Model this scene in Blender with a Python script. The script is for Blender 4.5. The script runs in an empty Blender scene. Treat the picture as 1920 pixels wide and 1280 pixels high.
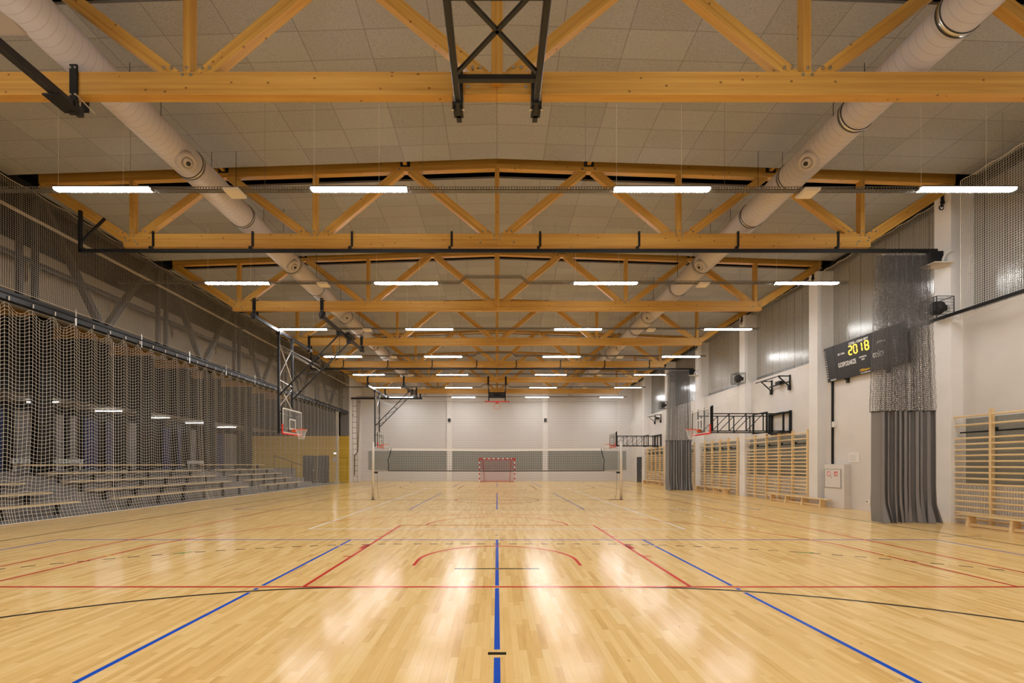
import bpy, bmesh, math, random
import numpy as np
from mathutils import Vector, Matrix
random.seed(7)
rng = np.random.default_rng(7)
PI = math.pi
scene = bpy.context.scene
COL = scene.collection
H = 1.553                       # eye height
# ------------------------------------------------------------------ materials
MATS = {}
def mat(name, color=(.5, .5, .5), rough=.6, metal=0., spec=.5, emit=None, estr=0., alpha=1., trans=0., coat=0., ior=1.5):
    m = bpy.data.materials.new(name); m.use_nodes = True
    b = m.node_tree.nodes['Principled BSDF']
    b.inputs['Base Color'].default_value = (*color, 1)
    b.inputs['Roughness'].default_value = rough
    b.inputs['Metallic'].default_value = metal
    b.inputs['Specular IOR Level'].default_value = spec
    b.inputs['IOR'].default_value = ior
    b.inputs['Alpha'].default_value = alpha
    b.inputs['Transmission Weight'].default_value = trans
    b.inputs['Coat Weight'].default_value = coat
    if emit:
        b.inputs['Emission Color'].default_value = (*emit, 1)
        b.inputs['Emission Strength'].default_value = estr
    MATS[name] = m
    return m
class NT:
    def __init__(s, m):
        s.m = m; s.n = m.node_tree.nodes; s.l = m.node_tree.links; s.b = s.n['Principled BSDF']
    def node(s, t, **kw):
        x = s.n.new(t)
        for k, v in kw.items(): setattr(x, k, v)
        return x
    def link(s, a, b): s.l.new(a, b)
    def math(s, op, a, b=None, c=None):
        x = s.n.new('ShaderNodeMath'); x.operation = op
        for i, v in enumerate((a, b, c)):
            if v is None: continue
            if isinstance(v, (int, float)): x.inputs[i].default_value = v
            else: s.l.new(v, x.inputs[i])
        return x.outputs[0]
    def coord(s, kind='Object'):
        return s.n.new('ShaderNodeTexCoord').outputs[kind]
    def xyz(s, v):
        x = s.n.new('ShaderNodeSeparateXYZ'); s.l.new(v, x.inputs[0]); return x.outputs
    def comb(s, x, y, z):
        c = s.n.new('ShaderNodeCombineXYZ')
        for i, v in enumerate((x, y, z)):
            if isinstance(v, (int, float)): c.inputs[i].default_value = v
            else: s.l.new(v, c.inputs[i])
        return c.outputs[0]
    def noise(s, vec, scale, detail=3., rough=.5):
        x = s.n.new('ShaderNodeTexNoise'); s.l.new(vec, x.inputs['Vector'])
        x.inputs['Scale'].default_value = scale; x.inputs['Detail'].default_value = detail; x.inputs['Roughness'].default_value = rough
        return x.outputs['Fac']
    def white(s, vec):
        x = s.n.new('ShaderNodeTexWhiteNoise'); x.noise_dimensions = '3D'; s.l.new(vec, x.inputs['Vector']); return x.outputs['Value']
    def ramp(s, fac, stops):
        x = s.n.new('ShaderNodeValToRGB'); s.l.new(fac, x.inputs[0])
        e = x.color_ramp.elements
        while len(e) < len(stops): e.new(.5)
        for i, (p, c) in enumerate(stops):
            e[i].position = p; e[i].color = (*c, 1)
        return x.outputs[0]
    def mix(s, fac, a, b, mode='MIX'):
        x = s.n.new('ShaderNodeMix'); x.data_type = 'RGBA'; x.blend_type = mode
        if isinstance(fac, (int, float)): x.inputs[0].default_value = fac
        else: s.l.new(fac, x.inputs[0])
        for i, v in ((6, a), (7, b)):
            if isinstance(v, tuple): x.inputs[i].default_value = (*v, 1)
            else: s.l.new(v, x.inputs[i])
        return x.outputs[2]
    def bump(s, h, strength=.3, dist=.01):
        x = s.n.new('ShaderNodeBump'); s.l.new(h, x.inputs['Height'])
        x.inputs['Strength'].default_value = strength; x.inputs['Distance'].default_value = dist
        s.l.new(x.outputs[0], s.b.inputs['Normal'])
    def base(s, c): s.l.new(c, s.b.inputs['Base Color'])
    def rough(s, c): s.l.new(c, s.b.inputs['Roughness'])

def wood_mat(name, c_lo, c_hi, knot, rough=.5, lam=.04, knots=True):
    m = mat(name, c_hi, rough); t = NT(m)
    o = t.xyz(t.coord()); rnd = t.n.new('ShaderNodeObjectInfo').outputs['Random']
    ro = t.math('MULTIPLY', rnd, 37.)
    v = t.comb(t.math('ADD', t.math('MULTIPLY', o[0], .35), ro), t.math('MULTIPLY', o[1], 9.), t.math('MULTIPLY', o[2], 9.))
    g = t.noise(v, 2.2, 5., .6)
    lamid = t.white(t.comb(t.math('FLOOR', t.math('DIVIDE', o[2], lam)), ro, 1.))
    f = t.math('ADD', t.math('MULTIPLY', g, .75), t.math('MULTIPLY', lamid, .3))
    c = t.ramp(f, [(.25, c_lo), (.75, c_hi)])
    if knots:
        kv = t.comb(t.math('ADD', t.math('MULTIPLY', o[0], .8), ro), o[1], o[2])
        vo = t.n.new('ShaderNodeTexVoronoi'); vo.inputs['Scale'].default_value = 7.; t.l.new(kv, vo.inputs['Vector'])
        sel = t.math('GREATER_THAN', t.xyz(vo.outputs['Color'])[0], .52)
        k = t.math('MULTIPLY', t.math('LESS_THAN', vo.outputs['Distance'], .13), sel)
        c = t.mix(t.math('MULTIPLY', k, .75), c, knot)
    t.base(c); t.bump(g, .06, .004)
    return m

M_truss = wood_mat('glulam_spruce', (.46, .22, .035), (.65, .375, .083), (.13, .05, .012), .45)
M_pine = wood_mat('lacquered_pine', (.78, .56, .28), (.88, .68, .39), (.40, .2, .07), .38, .2, False)
M_bench = wood_mat('bench_board', (.70, .53, .31), (.82, .66, .42), (.4, .2, .07), .45, .3, False)

# floor: maple strips running along the hall
M_floor = mat('maple_strip_floor', (.6, .36, .16), .2, spec=.075); t = NT(M_floor)
o = t.xyz(t.coord())
W, L = .062, .6
ix = t.math('FLOOR', t.math('DIVIDE', o[0], W))
off = t.math('MULTIPLY', t.white(t.comb(ix, 3.3, .5)), 7.)
yy = t.math('ADD', t.math('DIVIDE', o[1], L), off)
iy = t.math('FLOOR', yy)
rv = t.white(t.comb(ix, iy, .2))
gv = t.comb(t.math('MULTIPLY', o[0], 34.), t.math('ADD', t.math('MULTIPLY', o[1], 1.6), t.math('MULTIPLY', rv, 31.)), t.math('MULTIPLY', rv, 17.))
gr = t.noise(gv, 1.3, 5., .62)
blot = t.noise(t.comb(t.math('MULTIPLY', o[0], 5.), t.math('MULTIPLY', o[1], 1.3), t.math('MULTIPLY', rv, 50.)), 2., 3., .55)
f = t.math('ADD', t.math('MULTIPLY', rv, .44), t.math('ADD', t.math('MULTIPLY', gr, .40), t.math('MULTIPLY', blot, .28)))
c = t.ramp(f, [(.18, (.60, .345, .11)), (.42, (.78, .505, .185)), (.66, (.85, .58, .24)), (.95, (.90, .68, .33))])
speck = t.n.new('ShaderNodeTexVoronoi'); speck.inputs['Scale'].default_value = 5.
t.l.new(t.comb(t.math('MULTIPLY', o[0], 1.6), t.math('MULTIPLY', o[1], .55), 0.), speck.inputs['Vector'])
ks = t.math('MULTIPLY', t.math('LESS_THAN', speck.outputs['Distance'], .06), t.math('GREATER_THAN', t.xyz(speck.outputs['Color'])[1], .72))
c = t.mix(t.math('MULTIPLY', ks, .5), c, (.22, .09, .03))
fx = t.math('FRACT', t.math('DIVIDE', o[0], W)); fy = t.math('FRACT', yy)
sx = t.math('LESS_THAN', t.math('MINIMUM', fx, t.math('SUBTRACT', 1., fx)), .012)
sy = t.math('LESS_THAN', t.math('MINIMUM', fy, t.math('SUBTRACT', 1., fy)), .0022)
seam = t.math('MAXIMUM', sx, sy)
c = t.mix(t.math('MULTIPLY', seam, .32), c, (.2, .09, .03))
t.base(c)
rn = t.noise(t.comb(o[0], t.math('MULTIPLY', o[1], .4), 0.), 3., 3.)
t.rough(t.math('ADD', .125, t.math('MULTIPLY', rn, .06)))
t.bump(t.math('ADD', t.math('MULTIPLY', t.noise(t.comb(t.math('MULTIPLY', o[0], 3.), t.math('MULTIPLY', o[1], 3.), 0.), 2.2, 2.), 1.), t.math('MULTIPLY', rv, .05)), .12, .006)

def line_mat(name, col):
    m = mat(name, col, .16, spec=.075)
    return m
M_lblue = line_mat('line_blue', (.012, .085, .52)); M_lred = line_mat('line_red', (.62, .035, .022))
M_lblack = line_mat('line_black', (.022, .017, .013)); M_lwhite = line_mat('line_white', (.95, .94, .92))
M_lgreen = line_mat('line_green', (.08, .40, .10)); M_lyel = line_mat('line_yellow', (.85, .55, .04))

# acoustic wood-wool ceiling tiles, 1.2 x 0.6 m
M_ceil = mat('woodwool_tile', (.43, .385, .325), .95, spec=.1); t = NT(M_ceil)
oc = t.coord(); o = t.xyz(oc)
def seamline(t, v, period, w):
    fr = t.math('FRACT', t.math('ADD', t.math('DIVIDE', v, period), 500.))
    return t.math('LESS_THAN', t.math('MINIMUM', fr, t.math('SUBTRACT', 1., fr)), w / period)
sm = t.math('MAXIMUM', seamline(t, o[0], 1.2, .007), seamline(t, o[1], .6, .0055))
fib = t.noise(oc, 42., 4., .7)
tile = t.white(t.comb(t.math('FLOOR', t.math('DIVIDE', o[0], 1.2)), t.math('FLOOR', t.math('DIVIDE', o[1], .6)), 0.))
c = t.ramp(t.math('ADD', t.math('MULTIPLY', fib, .8), t.math('MULTIPLY', tile, .14)), [(.25, (.28, .276, .272)), (.7, (.47, .467, .465))])
c = t.mix(t.math('MULTIPLY', sm, .6), c, (.13, .105, .08))
t.base(c); t.bump(fib, .25, .01)

def plaster(name, col, var=.04, rough=.75):
    m = mat(name, col, rough, spec=.3); t = NT(m)
    n = t.noise(t.coord(), 1.2, 4.)
    lo = tuple(x * (1 - var) for x in col); hi = tuple(min(1, x * (1 + var)) for x in col)
    t.base(t.ramp(n, [(.3, lo), (.7, hi)])); t.bump(t.noise(t.coord(), 90., 2.), .05, .002)
    return m
M_wall = plaster('white_wall', (.71, .675, .645))
M_pillar = plaster('white_pillar', (.79, .765, .745))
M_grey = plaster('grey_concrete', (.25, .24, .235), .1)
M_beige = plaster('beige_board', (.40, .345, .27), .05, .8)
M_dimboard = plaster('dim_board', (.25, .22, .18), .08, .85)
M_block = mat('white_block_wall', (.70, .655, .615), .7, spec=.3); t = NT(M_block)
o = t.xyz(t.coord())
ln = seamline(t, o[2], .222, .012)
t.base(t.mix(t.math('MULTIPLY', ln, .42), (.68, .655, .64), (.30, .27, .25)))
t.bump(t.math('SUBTRACT', 1., ln), .3, .01)
M_panel = mat('grey_acoustic_panel', (.20, .2, .185), .95, spec=.1); t = NT(M_panel)
t.base(t.ramp(t.noise(t.coord(), 45., 3., .7), [(.3, (.245, .25, .235)), (.7, (.39, .395, .37))]))
M_yel = mat('yellow_boards', (.62, .36, .05), .45); t = NT(M_yel)
o = t.xyz(t.coord()); ln = seamline(t, o[2], .135, .009)
bid = t.white(t.comb(1., t.math('FLOOR', t.math('DIVIDE', o[2], .135)), 0.))
t.base(t.mix(t.math('MULTIPLY', ln, .7), t.ramp(bid, [(0., (.86, .55, .065)), (1., (.93, .63, .10))]), (.18, .09, .01)))
M_black = mat('black_steel', (.013, .013, .014), .42, spec=.25)
M_darksteel = mat('dark_steel', (.02, .02, .023), .36, 0., .35)
M_void = mat('dark_void_glazing', (.006, .006, .008), .35, spec=.2)
M_chrome = mat('zinc_steel', (.62, .60, .57), .28, 1.)
M_tray = mat('galvanised_tray', (.24, .225, .205), .45, .6)
M_duct = mat('spiral_duct_paint', (.50, .43, .385), .5, spec=.35); t = NT(M_duct)
o = t.xyz(t.coord())
ang = t.math('DIVIDE', t.math('ARCTAN2', o[2], o[0]), 2 * PI)
ph = t.math('ADD', t.math('DIVIDE', o[1], .125), ang)
fr = t.math('FRACT', t.math('ADD', ph, 600.))
ridge = t.math('LESS_THAN', t.math('ABSOLUTE', t.math('SUBTRACT', fr, .5)), .055)
t.base(t.mix(t.math('MULTIPLY', ridge, .35), (.54, .49, .475), (.29, .255, .24)))
t.bump(ridge, .5, .006)
M_ductplain = mat('duct_paint', (.54, .49, .475), .5, spec=.35)
M_rubber = mat('black_gasket', (.02, .018, .017), .6)
M_netwhite = mat('white_cord', (.92, .86, .76), .8, spec=.2)
M_nettan = mat('tan_cord', (.84, .77, .67), .8, spec=.2)
M_netgrey = mat('grey_cord', (.17, .16, .152), .75, spec=.3)
M_netblack = mat('black_cord', (.02, .02, .02), .8)
M_netfine = mat('pale_grey_cord', (.42, .39, .36), .8)
M_netred = mat('red_cord', (.52, .04, .05), .8)
M_cloth = mat('grey_curtain_cloth', (.235, .225, .228), .85, spec=.2)
M_bluecl = mat('navy_panel', (.02, .035, .12), .6)
M_whitepl = mat('white_plastic', (.8, .77, .73), .45)
M_paper = mat('paper', (.78, .74, .72), .8)
M_alu = mat('pale_aluminium', (.72, .69, .65), .4, .3)
M_redpad = mat('red_padding', (.72, .04, .03), .5)
M_orange = mat('orange_rim', (.80, .12, .02), .4)
M_wframe = mat('white_edge', (.85, .84, .82), .5)
M_acryl = mat('clear_acrylic', (.9, .93, .93), .05, trans=.92, ior=1.2)
M_rope = mat('hemp_rope', (.28, .2, .13), .9)
M_doorgrey = mat('dark_grey_door', (.045, .048, .055), .45)
M_screen = mat('scoreboard_black', (.022, .02, .021), .42)
M_screen2 = mat('scoreboard_module', (.032, .029, .03), .5)
M_ink = mat('white_lettering', (.85, .85, .83), .6)
M_yink = mat('yellow_lettering', (.80, .5, .02), .5)
M_led = mat('amber_led', (.3, .2, .0), .4, emit=(1., .62, .05), estr=3.2)
M_ledoff = mat('dim_led', (.12, .07, .01), .5)
M_sred = mat('red_ink', (.65, .03, .04), .5)
M_beigeplate = mat('cream_plate', (.66, .58, .46), .5)
LAMP = (1., .995, .985)
M_lamp = mat('lamp_diffuser', (.9, .9, .9), .4, emit=LAMP, estr=90.)
M_lamp2 = mat('strip_diffuser', (.9, .9, .9), .4, emit=LAMP, estr=30.)
M_emerg = mat('pale_diffuser', (.78, .70, .58), .5)
# polycarbonate glazing with vertical ribs
M_poly = mat('ribbed_polycarbonate', (.165, .163, .155), .2, .16, spec=1., coat=.8); M_poly.node_tree.nodes['Principled BSDF'].inputs['Coat Roughness'].default_value = .2; t = NT(M_poly)
o = t.xyz(t.coord())
bw = t.math('FRACT', t.math('ADD', t.math('DIVIDE', o[1], .5), 300.))
joint = t.math('LESS_THAN', t.math('MINIMUM', bw, t.math('SUBTRACT', 1., bw)), .028)
strip = t.white(t.comb(t.math('FLOOR', t.math('DIVIDE', o[1], .5)), 2., 1.))
cc = t.ramp(strip, [(0., (.20, .205, .195)), (1., (.28, .285, .272))])
t.base(t.mix(joint, cc, (.035, .032, .03)))
rip = t.math('SINE', t.math('MULTIPLY', o[1], 2 * PI / .045))
wob = t.noise(t.comb(0., t.math('MULTIPLY', o[1], 9.), 0.), 1., 2.)
t.bump(t.math('ADD', t.math('MULTIPLY', rip, .5), t.math('MULTIPLY', wob, 1.2)), 1., .0016)
# striped goal post paint
def stripes(name, axis):
    m = mat(name, (.8, .8, .8), .4); t = NT(m)
    o = t.xyz(t.coord()); fr = t.math('FRACT', t.math('ADD', t.math('DIVIDE', o[axis], .4), 50.))
    t.base(t.mix(t.math('GREATER_THAN', fr, .5), (.82, .79, .76), (.60, .035, .03)))
    return m
M_stripeZ = stripes('goal_stripe_upright', 2); M_stripeX = stripes('goal_stripe_bar', 0)

# ------------------------------------------------------------------ mesh builder
class MB:
    def __init__(s): s.v = []; s.f = []
    def add(s, vs, fs):
        b = len(s.v); s.v += [tuple(x) for x in vs]; s.f += [tuple(b + i for i in f) for f in fs]; return s
    def hexa(s, p):   # 8 points: bottom 4 ccw then top 4
        return s.add(p, [(3, 2, 1, 0), (4, 5, 6, 7), (0, 1, 5, 4), (1, 2, 6, 5), (2, 3, 7, 6), (3, 0, 4, 7)])
    def box(s, x0, x1, y0, y1, z0, z1):
        x0, x1 = sorted((x0, x1)); y0, y1 = sorted((y0, y1)); z0, z1 = sorted((z0, z1))
        return s.hexa([(x0, y0, z0), (x1, y0, z0), (x1, y1, z0), (x0, y1, z0), (x0, y0, z1), (x1, y0, z1), (x1, y1, z1), (x0, y1, z1)])
    def bar(s, p0, p1, w, h, up=(0, 0, 1)):
        p0 = Vector(p0); p1 = Vector(p1); d = (p1 - p0).normalized(); up = Vector(up)
        if abs(d.dot(up)) > .99: up = Vector((0, 1, 0))
        sd = d.cross(up).normalized(); u = sd.cross(d)
        a = sd * w / 2; b = u * h / 2
        q = [p0 - a - b, p0 + a - b, p1 + a - b, p1 - a - b, p0 - a + b, p0 + a + b, p1 + a + b, p1 - a + b]
        return s.hexa(q)
    def tube(s, pts, r, n=8, closed=False, caps=True):
        pts = [Vector(p) for p in pts]; K = len(pts); rs = r if isinstance(r, (list, tuple)) else [r] * K
        b = len(s.v); prev = None
        for i, p in enumerate(pts):
            if closed: d = pts[(i + 1) % K] - pts[i - 1]
            else: d = pts[min(i + 1, K - 1)] - pts[max(i - 1, 0)]
            d.normalize()
            if prev is None:
                up = Vector((0, 0, 1)) if abs(d.z) < .9 else Vector((0, 1, 0)); n1 = d.cross(up).normalized()
            else: n1 = (prev - d * prev.dot(d)).normalized()
            prev = n1; n2 = d.cross(n1)
            for k in range(n):
                a = 2 * PI * k / n; s.v.append(tuple(p + (n1 * math.cos(a) + n2 * math.sin(a)) * rs[i]))
        for i in range(K if closed else K - 1):
            j = (i + 1) % K
            for k in range(n):
                k2 = (k + 1) % n
                s.f.append((b + i * n + k, b + j * n + k, b + j * n + k2, b + i * n + k2))
        if caps and not closed:
            s.f.append(tuple(b + k for k in range(n))); s.f.append(tuple(b + (K - 1) * n + k for k in reversed(range(n))))
        return s
    def lathe(s, c, axis, prof, n=24):     # prof: [(along, radius)]
        c = Vector(c); ax = Vector(axis).normalized()
        up = Vector((0, 0, 1)) if abs(ax.z) < .9 else Vector((0, 1, 0)); a = ax.cross(up).normalized(); bb = ax.cross(a)
        b = len(s.v)
        for h, r in prof:
            for k in range(n):
                t_ = 2 * PI * k / n; s.v.append(tuple(c + ax * h + (a * math.cos(t_) + bb * math.sin(t_)) * max(r, 1e-4)))
        for i in range(len(prof) - 1):
            for k in range(n):
                k2 = (k + 1) % n; s.f.append((b + i * n + k, b + (i + 1) * n + k, b + (i + 1) * n + k2, b + i * n + k2))
        s.f.append(tuple(b + k for k in range(n))); s.f.append(tuple(b + (len(prof) - 1) * n + k for k in reversed(range(n))))
        return s
    def torus(s, c, axis, R, r, n=32, m=8):
        c = Vector(c); ax = Vector(axis).normalized(); up = Vector((0, 0, 1)) if abs(ax.z) < .9 else Vector((0, 1, 0))
        a = ax.cross(up).normalized(); b = ax.cross(a)
        return s.tube([c + (a * math.cos(2 * PI * k / n) + b * math.sin(2 * PI * k / n)) * R for k in range(n)], r, m, closed=True)
    def build(s, name, m, parent=None, smooth=False, bevel=0.):
        o0 = Vector(parent.get('_o', (0, 0, 0))) if parent is not None else Vector((0, 0, 0))
        if parent is None and s.v:          # origin at the base of a thing that is one mesh
            a = np.array(s.v); o0 = Vector(((a[:, 0].min() + a[:, 0].max()) / 2, (a[:, 1].min() + a[:, 1].max()) / 2, a[:, 2].min()))
        me = bpy.data.meshes.new(name); me.from_pydata([tuple(Vector(v) - o0) for v in s.v], [], s.f); me.update()
        bm = bmesh.new(); bm.from_mesh(me)
        bmesh.ops.recalc_face_normals(bm, faces=bm.faces)
        if bevel: bmesh.ops.bevel(bm, geom=bm.edges[:], offset=bevel, segments=1, affect='EDGES', profile=.5)
        bm.to_mesh(me); bm.free()
        if smooth:
            for p in me.polygons: p.use_smooth = True
        me.materials.append(m)
        ob = bpy.data.objects.new(name, me); COL.objects.link(ob)
        if parent is not None: ob.parent = parent
        else: ob.location = o0
        return ob

LABELS = {}
def tag(o, label, cat, group=None):
    n = len(label.split())
    assert 4 <= n <= 16, (n, label)
    assert label not in LABELS, label
    LABELS[label] = 1
    o['label'] = label; o['category'] = cat
    if group: o['group'] = group
    return o
def thing(name, loc, label=None, cat=None, group=None):
    o = bpy.data.objects.new(name, None); COL.objects.link(o); o.location = loc; o['_o'] = list(loc)
    o.empty_display_size = .1
    if label: tag(o, label, cat, group)
    return o
def struct(o):
    o['kind'] = 'structure'; return o
def dup(root, dloc, label, group=None, rotz=None):
    r = root.copy(); COL.objects.link(r); r.location = Vector(root.location) + Vector(dloc)
    r['_o'] = list(r.location)
    del r['label']; tag(r, label, r['category'], group or r.get('group'))
    for ch in list(root.children):
        c = ch.copy(); COL.objects.link(c); c.parent = r
        for g in list(ch.children):
            d = g.copy(); COL.objects.link(d); d.parent = c
    return r
def box(name, m, x0, x1, y0, y1, z0, z1, parent=None, bevel=0.):
    return MB().box(x0, x1, y0, y1, z0, z1).build(name, m, parent, bevel=bevel)
MEMBER_CACHE = {}
def member(name, p0, p1, w, h, m, parent, up=(0, 0, 1), bevel=.006):
    """a sawn timber whose local X is its length (so the grain follows it)"""
    p0 = Vector(p0); p1 = Vector(p1); d = p1 - p0; Ln = d.length; d.normalize(); up = Vector(up)
    if abs(d.dot(up)) > .99: up = Vector((0, 1, 0))
    y = up.cross(d).normalized(); z = d.cross(y)
    key = (round(Ln, 4), w, h, bevel, m.name)
    me = MEMBER_CACHE.get(key)
    if me is None:
        q = MB().box(-Ln / 2, Ln / 2, -w / 2, w / 2, -h / 2, h / 2)
        me = bpy.data.meshes.new(name); me.from_pydata(q.v, [], q.f)
        bm = bmesh.new(); bm.from_mesh(me); bmesh.ops.recalc_face_normals(bm, faces=bm.faces)
        if bevel: bmesh.ops.bevel(bm, geom=bm.edges[:], offset=bevel, segments=1, affect='EDGES', profile=.5)
        bm.to_mesh(me); bm.free(); me.materials.append(m); MEMBER_CACHE[key] = me
    o = bpy.data.objects.new(name, me); COL.objects.link(o)
    R = Matrix((d, y, z)).transposed().to_4x4()
    c = (p0 + p1) / 2
    if parent is not None:
        o.parent = parent; c = c - Vector(parent['_o'])
    o.matrix_local = Matrix.Translation(c) @ R
    return o
def mesh_np(name, V, F, m, parent=None, smooth=False):
    o0 = np.array(parent['_o']) if parent is not None else np.array([(V[:, 0].min() + V[:, 0].max()) / 2, (V[:, 1].min() + V[:, 1].max()) / 2, V[:, 2].min()])
    me = bpy.data.meshes.new(name); n = len(V); k = len(F)
    me.vertices.add(n); me.vertices.foreach_set('co', (V - o0).astype(np.float32).ravel())
    me.loops.add(4 * k); me.loops.foreach_set('vertex_index', F.astype(np.int32).ravel())
    me.polygons.add(k); me.polygons.foreach_set('loop_start', np.arange(0, 4 * k, 4, dtype=np.int32))
    if smooth: me.polygons.foreach_set('use_smooth', np.ones(k, dtype=bool))
    me.update(calc_edges=True); me.validate(); me.materials.append(m)
    o = bpy.data.objects.new(name, me); COL.objects.link(o)
    if parent is not None: o.parent = parent
    else: o.location = o0
    return o
def tubes(P, r, n=3):
    """P (L,K,3) polylines -> verts, quads"""
    L_, K, _ = P.shape
    T = np.gradient(P, axis=1); T /= np.linalg.norm(T, axis=2, keepdims=True) + 1e-12
    ref = np.zeros_like(T); ref[..., 0] = .577; ref[..., 1] = .577; ref[..., 2] = .577
    n1 = np.cross(T, ref); n1 /= np.linalg.norm(n1, axis=2, keepdims=True) + 1e-12
    n2 = np.cross(T, n1)
    V = np.stack([P + r * (n1 * math.cos(2 * PI * k / n) + n2 * math.sin(2 * PI * k / n)) for k in range(n)], axis=2)
    idx = np.arange(L_ * K * n).reshape(L_, K, n)
    a = idx[:, :-1, :]; b = idx[:, 1:, :]
    F = np.stack([a, b, np.roll(b, -1, 2), np.roll(a, -1, 2)], axis=-1).reshape(-1, 4)
    return V.reshape(-1, 3), F
def merge(parts):
    V = []; F = []; b = 0
    for v, f in parts: V.append(v); F.append(f + b); b += len(v)
    return np.concatenate(V), np.concatenate(F)
def netgrid(P, r, r2=None):
    """P (nu,nv,3): strands along both directions"""
    return merge([tubes(P, r), tubes(np.ascontiguousarray(P.transpose(1, 0, 2)), r2 or r)])
def flatnet(o, u, v, nu, nv, r, sub=2):
    """straight net: origin o, extents u,v vectors; nu,nv cells"""
    o, u, v = (np.array(x, float) for x in (o, u, v))
    A = np.stack([np.stack([o + u * i / nu + v * j / (sub - 1) for j in range(sub)]) for i in range(nu + 1)])
    B = np.stack([np.stack([o + v * i / nv + u * j / (sub - 1) for j in range(sub)]) for i in range(nv + 1)])
    return merge([tubes(A, r), tubes(B, r)])

# ------------------------------------------------------------------ room shell
YB, YE = -2.6, 42.0
XR, XW = 12.30, 12.58       # lower right wall, glazing plane
XL = -12.6
def zc(x): return 9.49 - .0335 * abs(x)
TY = [7.11 + 4.99 * k for k in range(7)]      # truss front faces
fl = struct(MB().box(-12.72, 12.62, YB, YE, -.06, 0).build('floor', M_floor))
fl.location = (0, 0, 0)
for v in fl.data.vertices:
    pass
fl.data.transform(Matrix.Translation((-.05, (YB + YE) / 2, -.06)))
# ------- court markings, inlaid in the lacquer (children of the floor)
fl['_o'] = [0, 0, 0]
ZL = .0012
class Lines:
    def __init__(s): s.m = MB()
    def seg(s, x0, y0, x1, y1, w=.05):
        d = Vector((x1 - x0, y1 - y0, 0)).normalized(); p = Vector((-d.y, d.x, 0)) * w / 2
        a = Vector((x0, y0, ZL)); b = Vector((x1, y1, ZL))
        s.m.add([a - p, b - p, b + p, a + p], [(0, 1, 2, 3)]); return s
    def rect(s, x0, x1, y0, y1): s.m.add([(x0, y0, ZL), (x1, y0, ZL), (x1, y1, ZL), (x0, y1, ZL)], [(0, 1, 2, 3)]); return s
    def arc(s, cx, cy, r, a0, a1, w=.05, n=48, dash=None):
        pts = []
        for i in range(n + 1):
            a = math.radians(a0 + (a1 - a0) * i / n); pts.append((math.cos(a), math.sin(a)))
        for i in range(n):
            if dash and i % 2: continue
            (c0, s0), (c1, s1) = pts[i], pts[i + 1]; ri, ro = r - w / 2, r + w / 2
            q = [(cx + c0 * ri, cy + s0 * ri, ZL), (cx + c0 * ro, cy + s0 * ro, ZL), (cx + c1 * ro, cy + s1 * ro, ZL), (cx + c1 * ri, cy + s1 * ri, ZL)]
            s.m.add(q, [(0, 1, 2, 3)])
        return s
    def done(s, name, m): return s.m.build(name, m, fl)
B = Lines()      # blue cross-court volleyball
for y0, y1 in ((.3, 9.32), (15.5, 24.5), (30.5, 39.5)):
    for x, cuts in ((-3, ((5.49, 5.60), (5.68, 5.80), (8.60, 8.66))), (3, ((5.49, 5.60), (5.68, 5.80), (8.60, 8.66))), (0, ((3.64, 3.80), (5.68, 5.80), (6.70, 6.78), (8.56, 8.62), (8.80, 8.87)))):
        ya = y0 + .05
        for c0, c1 in cuts:
            if y0 < c0 < y1: B.seg(x, ya, x, c0); ya = c1
        B.seg(x, ya, x, y1 - .03)
    for x in (-9, 9): B.seg(x, y0, x, y1)
    for y in (y0, y1): B.seg(-9.02, y, 9.02, y)
B.done('blue_court_line', M_lblue)
ZL = .0016
Wl = Lines()     # white main volleyball court
for x in (-4.5, 4.5): Wl.seg(x, 10.85, x, 29.0)
for y in (10.88, 16.9, 19.93, 22.9, 28.97): Wl.seg(-4.5, y, 4.5, y)
for k in range(16):
    for x in (6.25,): Wl.seg(x, 11. + k * .36, x, 11.15 + k * .36)
Wl.seg(-.1, 10.45, .1, 10.45, .04)
Wl.done('white_court_line', M_lwhite)
ZL = .0020
K = Lines()      # black handball court
g0, g1 = -.26, 39.74
for g, sg in ((g0, 1), (g1, -1)):
    if sg > 0: K.arc(1.5, g, 6, 0, 90); K.arc(-1.5, g, 6, 90, 180)
    else: K.arc(1.5, g, 6, 270, 360); K.arc(-1.5, g, 6, 180, 270)
    K.seg(-.63, g + sg * 7.0, .63, g + sg * 7.0); K.seg(-.075, g + sg * 3.98, .075, g + sg * 3.98)
    yd = g + sg * 9.1
    for i in range(-5, 6): K.seg(i * .31 - .075, yd, i * .31 + .075, yd, .045)
    n = 90
    if sg > 0: K.arc(1.5, g, 9.1, 0, 88.8, .045, n, True); K.arc(-1.5, g, 9.1, 180, 91.2, .045, n, True)
    else: K.arc(1.5, g, 9.1, 360, 271.2, .045, n, True); K.arc(-1.5, g, 9.1, 180, 268.8, .045, n, True)
for x in (-10.03, 10.03): K.seg(x, g0, x, g1)
K.seg(-10.03, 19.69, 10.03, 19.69); K.seg(9.6, 9.78, 10.45, 9.78, .04); K.seg(-.04, 9.92, .04, 9.92)
K.done('black_court_line', M_lblack)
ZL = .0024
R = Lines()      # red basketball court, 28 x 15 m
e0, e1 = 5.74, 33.74
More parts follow.
